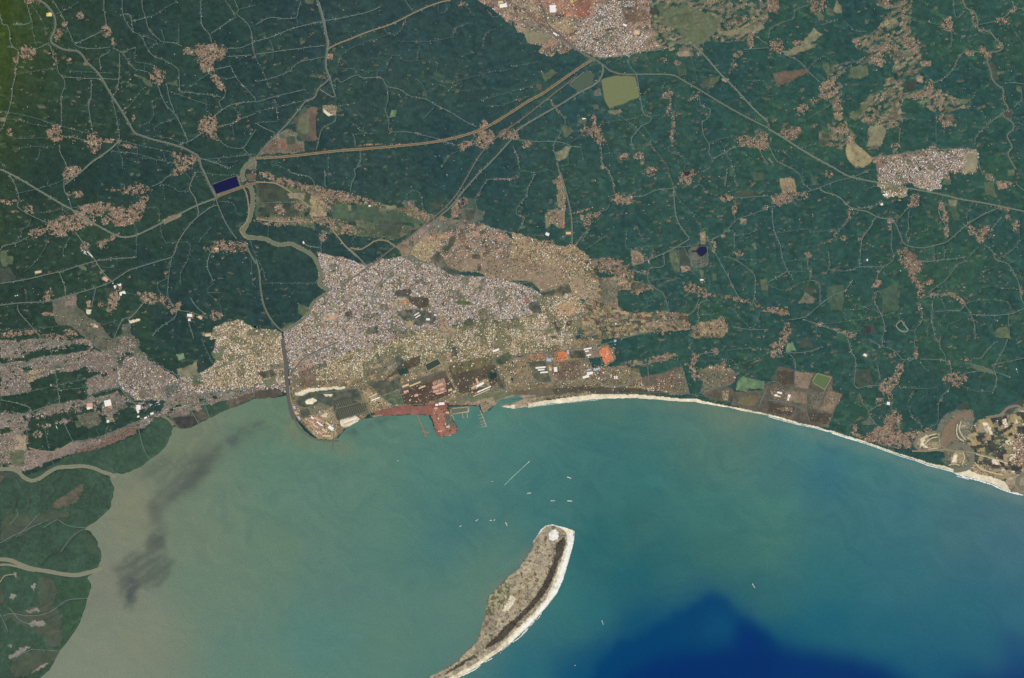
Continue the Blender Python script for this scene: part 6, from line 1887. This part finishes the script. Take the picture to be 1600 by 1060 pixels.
# ---------------------------------------------------------------- quays, jetties and breakwaters
conc = flat_mat('quay_concrete', (196, 182, 158), 1.0, .15)
rust = flat_mat('ore_stained_deck', (190, 120, 96), 1.0, .2)
def pier(nm, t, segs, lab, cat, mat=conc, wd=1.0):
    P0 = G(t, parse(segs[0][0]))[0]
    r = empty(nm, P0[0], P0[1], 0)
    for j_, (s, kf, pn) in enumerate(segs):
        P = np.array(dense(G(t, parse(s)), 2.0) + [G(t, parse(s))[-1]])
        o = ribbon(pn, P - P0 + np.array([800.0, 530.0]), wd * kf, 0.10 + 0.004 * j_, mat, parent=r, thick=0.45, jag=.06)
    return tag(r, lab, cat)
pier('jetty', '21', [('1003,468 1030,535 1056,590', 1.0, 'walkway'), ('1030,565 1048,578 1078,584', 1.1, 'berth'), ('1050,590 1058,612', .9, 'dolphin')], 'long thin jetty with a crooked head west of the red ore quay', 'jetty', rust)
pier('quay_wall', '21', [('1212,470 1262,464 1330,455', .8, 'wall'), ('1330,455 1330,418', .7, 'wall')], 'thin pale wall closing the square harbour basin east of the red quay', 'quay')
pier('boat_dock', '21', [('1290,462 1290,490', .7, 'walkway'), ('1290,490 1300,492', .6, 'berth')], 'short stub dock under the basin wall, the western one', 'dock')
pier('boat_dock', '21', [('1318,458 1320,488', .9, 'walkway'), ('1312,488 1324,488', .7, 'berth')], 'short stub dock under the basin wall, the eastern one', 'dock')
pier('comb_jetty', '21', [('1398,440 1418,490 1440,545', .8, 'walkway'), ('1382,478 1414,470', .55, 'finger'), ('1388,498 1422,488', .55, 'finger'), ('1394,520 1430,508', .55, 'finger'), ('1398,536 1436,526', .55, 'finger'), ('1402,552 1440,544', .6, 'finger')], 'comb shaped jetty with five finger berths by the sandy point', 'jetty')
pier('breakwater', '21', [('1212,476 1230,480 1238,508', .7, 'wall')], 'tiny curved rubble arm on the east side of the red quay', 'breakwater')
# embankments between the fish ponds of the square farm
em = flat_mat('pond_dyke', (126, 126, 106), .8, .15)
r = empty('fish_farm', *G('21', [(575, 425)])[0]); tag(r, 'square fish farm of narrow dark ponds split by pale dykes on the port headland', 'fish farm')
F0 = G('21', [(575, 425)])[0]
def local(s): return np.array(dense(G('21', parse(s)), 3.0) + [G('21', parse(s))[-1]]) - F0 + np.array([800.0, 530.0])
o = plate('pond_water', G('21', parse('480,392 578,362 592,384 636,392 662,412 690,452 520,508 505,502 490,440')) - F0 + np.array([800.0, 530.0]), 0.05, flat_mat('fish_pond', (78, 82, 72), .5, .15), parent=r)
for q in range(8):
    x_ = 490 + q * 13
    ribbon('dyke', local('%d,%d %d,%d' % (x_, 392 - q * 4, x_ + 22, 436 - q * 4)), .6, .12 + .002 * q, em, parent=r, thick=.12)
for q in range(14):
    x_ = 512 + q * 12.5
    ribbon('dyke', local('%d,%d %d,%d' % (x_ - 6, 436 - q * 2.6, x_ + 16, 500 - q * 3.4)), .55, .12 + .002 * (q + 9), em, parent=r, thick=.12)
ribbon('dyke', local('490,436 570,418 640,398'), .9, .16, em, parent=r, thick=.15)
ribbon('dyke', local('512,508 600,480 690,455'), .8, .16, em, parent=r, thick=.15)

# ---------------------------------------------------------------- ships at anchor
def ship(t, cx, cy, L, an, hullc, deckc, lab, nm='cargo_ship', cat='ship'):
    (x, y), = G(t, [(cx, cy)])
    r = empty(nm, x, y, -0.3, -math.radians(an))
    l, b = L / 2.0, max(L * 0.075, 0.38)
    out = [(-l, -b * .75), (-l * .9, -b), (l * .6, -b), (l * .85, -b * .6), (l, 0), (l * .85, b * .6), (l * .6, b), (-l * .9, b), (-l, b * .75)]
    v = [(p, q_, 0.5) for p, q_ in out] + [(p * .96, q_ * .8, -0.1) for p, q_ in out]
    n_ = len(out)
    f = [tuple(range(n_))] + [(i, i + n_, (i + 1) % n_ + n_, (i + 1) % n_) for i in range(n_)]
    mesh_py('hull', v, f, flat_mat('ship_hull', hullc, 1, .1, .5, .4), r)
    def bxm(nm_, x1, x2, y1, y2, z1, z2, m_):
        vv = [(x1, y1, z1), (x2, y1, z1), (x2, y2, z1), (x1, y2, z1), (x1, y1, z2), (x2, y1, z2), (x2, y2, z2), (x1, y2, z2)]
        mesh_py(nm_, vv, [(4, 5, 6, 7), (0, 1, 5, 4), (1, 2, 6, 5), (2, 3, 7, 6), (3, 0, 4, 7)], m_, r)
    bxm('superstructure', -l * .88, -l * .62, -b * .85, b * .85, .503, 1.25, flat_mat('ship_white', WH, 1, .05))
    for i in range(4):
        bxm('hatch_cover', l * (-.5 + .3 * i), l * (-.5 + .3 * i + .22), -b * .62, b * .62, .503, .62, flat_mat('ship_hatch', deckc, 1, .1))
    return tag(r, lab, cat)
SH = [('22', 357, 866, 7.5, 20, WH, (220, 214, 204), 'pale ship lying crosswise at anchor, northernmost of the anchored ships'),
 ('22', 107, 963, 6.5, -4, WH, (215, 210, 200), 'small pale ship at the end of the line south of the long white wake'),
 ('22', 255, 1011, 7.5, 2, (206, 210, 206), (190, 196, 190), 'grey white ship lying level, western one of the pair in the middle of the bay'),
 ('22', 360, 1012, 8, 3, WH, (226, 222, 210), 'bright white ship lying level, eastern one of the pair in the middle of the bay'),
 ('31', 1277, 109, 3.8, -30, WH, WH, 'short white boat, westernmost of the anchored vessels'),
 ('31', 1380, 72, 5.2, -25, WH, (210, 214, 208), 'slim white boat, second from the west among those north of the island'),
 ('31', 1468, 73, 4.5, -6, WH, WH, 'white boat, left one of the close pair north of the island'),
 ('31', 1490, 71, 3.2, -50, WH, WH, 'tiny tilted white boat, right one of the close pair north of the island'),
 ('31', 1564, 96, 6.5, 65, WH, (224, 220, 206), 'steeply angled white ship nearest the island tip, beside a patch of stirred silt'),
 ('32', 566, 713, 8, 70, (168, 176, 182), (196, 170, 150), 'grey cargo ship on the dark blue edge south east of the island'),
 ('32', 1510, 483, 9, 58, (170, 176, 178), (196, 176, 160), 'grey cargo ship alone in the green water at the right of the deep blue'),
 ('21', 887, 760, 1.8, 0, WH, WH, 'tiny white boat alone south of the factory shore'),
 ('21', 1476, 890, 1.8, 20, WH, WH, 'tiny white boat just west of the long white wake'),
 ('22', 104, 769, 4.0, -46, WH, WH, 'small fast white boat at the head of the long straight wake'),
 ('21', 1170, 612, 6.0, -8, (150, 84, 74), (110, 80, 76), 'dark red ship berthed along the end of the red ore quay'),
 ('21', 1212, 601, 3.6, -8, WH, (206, 200, 192), 'small white ship berthed at the corner of the red ore quay'),
 ('31', 1528, 901, 1.6, 0, WH, WH, 'tiny white boat just off the island beach'),
 ('32', 393, 980, 1.8, 0, WH, WH, 'tiny white speck of a boat in the blue water south east of the island'),
]
for s_ in SH: ship(*s_)
# foam: the wake of the fast boat and the surf along the outer beaches
foam = flat_mat('sea_foam', (238, 240, 236), 1.5, .2, .8, .1)
def foam_line(nm, t, s, wd, jag=.6):
    P = np.array(dense(G(t, parse(s)), .8))
    P = P + (rng.random(P.shape) - .5) * .25
    o = ribbon(nm, P, wd, -0.24, foam, jag=jag); tag(o, kind='stuff')
o = ribbon('wake', np.array(dense(G('21', parse('1552,914 1600,866 1702,771')), 1.0)), .6, -0.24, flat_mat('wake_foam', (182, 206, 190), .8, .35), jag=.4); tag(o, kind='stuff')
foam_line('surf', '32', '185,655 165,685 145,700', .7); foam_line('surf', '32', '140,705 110,740 80,765 60,790', .8)
foam_line('surf', '32', '120,725 85,770 40,812 0,838', 1.0); foam_line('surf', '32', '390,140 387,200 368,275 345,355 318,445 282,525 270,545', .45, .9)
foam_line('surf', '31', '1590,845 1530,892', .6); foam_line('surf', '31', '1478,935 1450,950 1425,962', 1.0)
foam_line('surf', '31', '1395,985 1370,1005 1330,1025 1290,1045', 1.5, .7); foam_line('surf', '31', '1405,978 1380,990 1350,1000', .8)
foam_line('surf', '23', '0,484 100,513 200,538 300,558 380,582', .7, .8); foam_line('surf', '23', '400,588 440,600 480,614 520,625 560,638', 1.7, .5)
foam_line('surf', '23', '560,640 640,664 720,694 820,730 920,760', .8, .8); foam_line('surf', '23', '920,758 1000,790 1080,810 1150,828 1200,856', 1.2, .6)
foam_line('surf', '23', '1160,825 1220,860 1300,880 1400,910 1460,940 1520,960 1600,977', 1.6, .7); foam_line('surf', '23', '1180,858 1230,870 1260,880', .8)
foam_line('surf', '22', '100,428 250,408 400,393 540,380', .4, .9)

# ---------------------------------------------------------------- shrubs on the sand island and palms dotted on open land
shr_mat = attr_mat('shrub_leaves', 1.6, .25, .85, .1)
def clumps(nm, P, rad, hgt, col):
    """low lumpy crowns of eight faces"""
    n_ = len(P); k_ = 7
    th = np.linspace(0, 2 * np.pi, k_, endpoint=False)[None] + rng.random((n_, 1)) * 6
    rr_ = rad[:, None] * (0.7 + .6 * rng.random((n_, k_)))
    V = np.zeros((n_, k_ + 1, 3))
    V[:, :k_, 0] = P[:, :1] - 800 + np.cos(th) * rr_; V[:, :k_, 1] = 530 - P[:, 1:] + np.sin(th) * rr_
    V[:, :k_, 2] = 0.0
    V[:, k_, 0] = P[:, 0] - 800; V[:, k_, 1] = 530 - P[:, 1]; V[:, k_, 2] = hgt
    b_ = (np.arange(n_) * (k_ + 1))[:, None, None]
    F = np.array([[i, (i + 1) % k_, k_] for i in range(k_)])[None]
    return mesh_np(nm, V.reshape(-1, 3), (b_ + F).reshape(-1, 3), shr_mat, cols=np.repeat(np.clip(col / LIT, 0, 1), k_ + 1, axis=0))
def scatter(t, s, n_, lo=0.0):
    poly = G(t, parse(s)); a0, b0 = poly.min(0), poly.max(0)
    P = a0 + rng.random((n_, 2)) * (b0 - a0)
    k2 = inside(P[:, 0], P[:, 1], poly)
    P = P[k2]
    return P[fbm(P[:, 0], P[:, 1], 6, 17, 2) > lo]
P = scatter('32', '60,330 135,240 230,180 270,220 250,330 200,450 130,560 60,640 0,700 -120,780 -180,740 -160,660 -120,600 -40,520 20,440', 1300, .54)
o = clumps('shrubs', P, .35 + .75 * rng.random(len(P)) ** 2, .25, lin((92, 74, 60)) * (0.7 + .6 * rng.random((len(P), 1)))); tag(o, kind='stuff')
P = scatter('32', '270,210 320,180 330,220 310,290 280,340 260,400 230,470 190,545 130,615 60,690 0,755 -60,815 -120,850 -165,875 -150,845 -90,790 -20,715 30,680 90,610 145,530 185,470 235,370 255,300', 2200, .3)
o = clumps('casuarina_wood', P, .6 + .6 * rng.random(len(P)), .55, lin((72, 66, 56)) * (0.7 + .5 * rng.random((len(P), 1)))); tag(o, kind='stuff')
# trees standing in gardens, along streets and field edges: dark green crowns
m_t = (rng.random(X.shape) < 0.16) & ~FOREST & inb & (landm > .98) & ~isl & (NEAR > .7) & (DEN > 0.03)
ty, tx = np.nonzero(m_t)
P = np.stack([X[ty, tx], Y[ty, tx]], 1) + (rng.random((len(ty), 2)) - .5)
gv = fbm(P[:, 0], P[:, 1], 22, 33, 3)
P = P[gv > 0.42]
o = clumps('garden_trees', P, .4 + .5 * rng.random(len(P)), .5, lin((66, 78, 60)) * (0.7 + .6 * rng.random((len(P), 1)))); tag(o, kind='stuff')
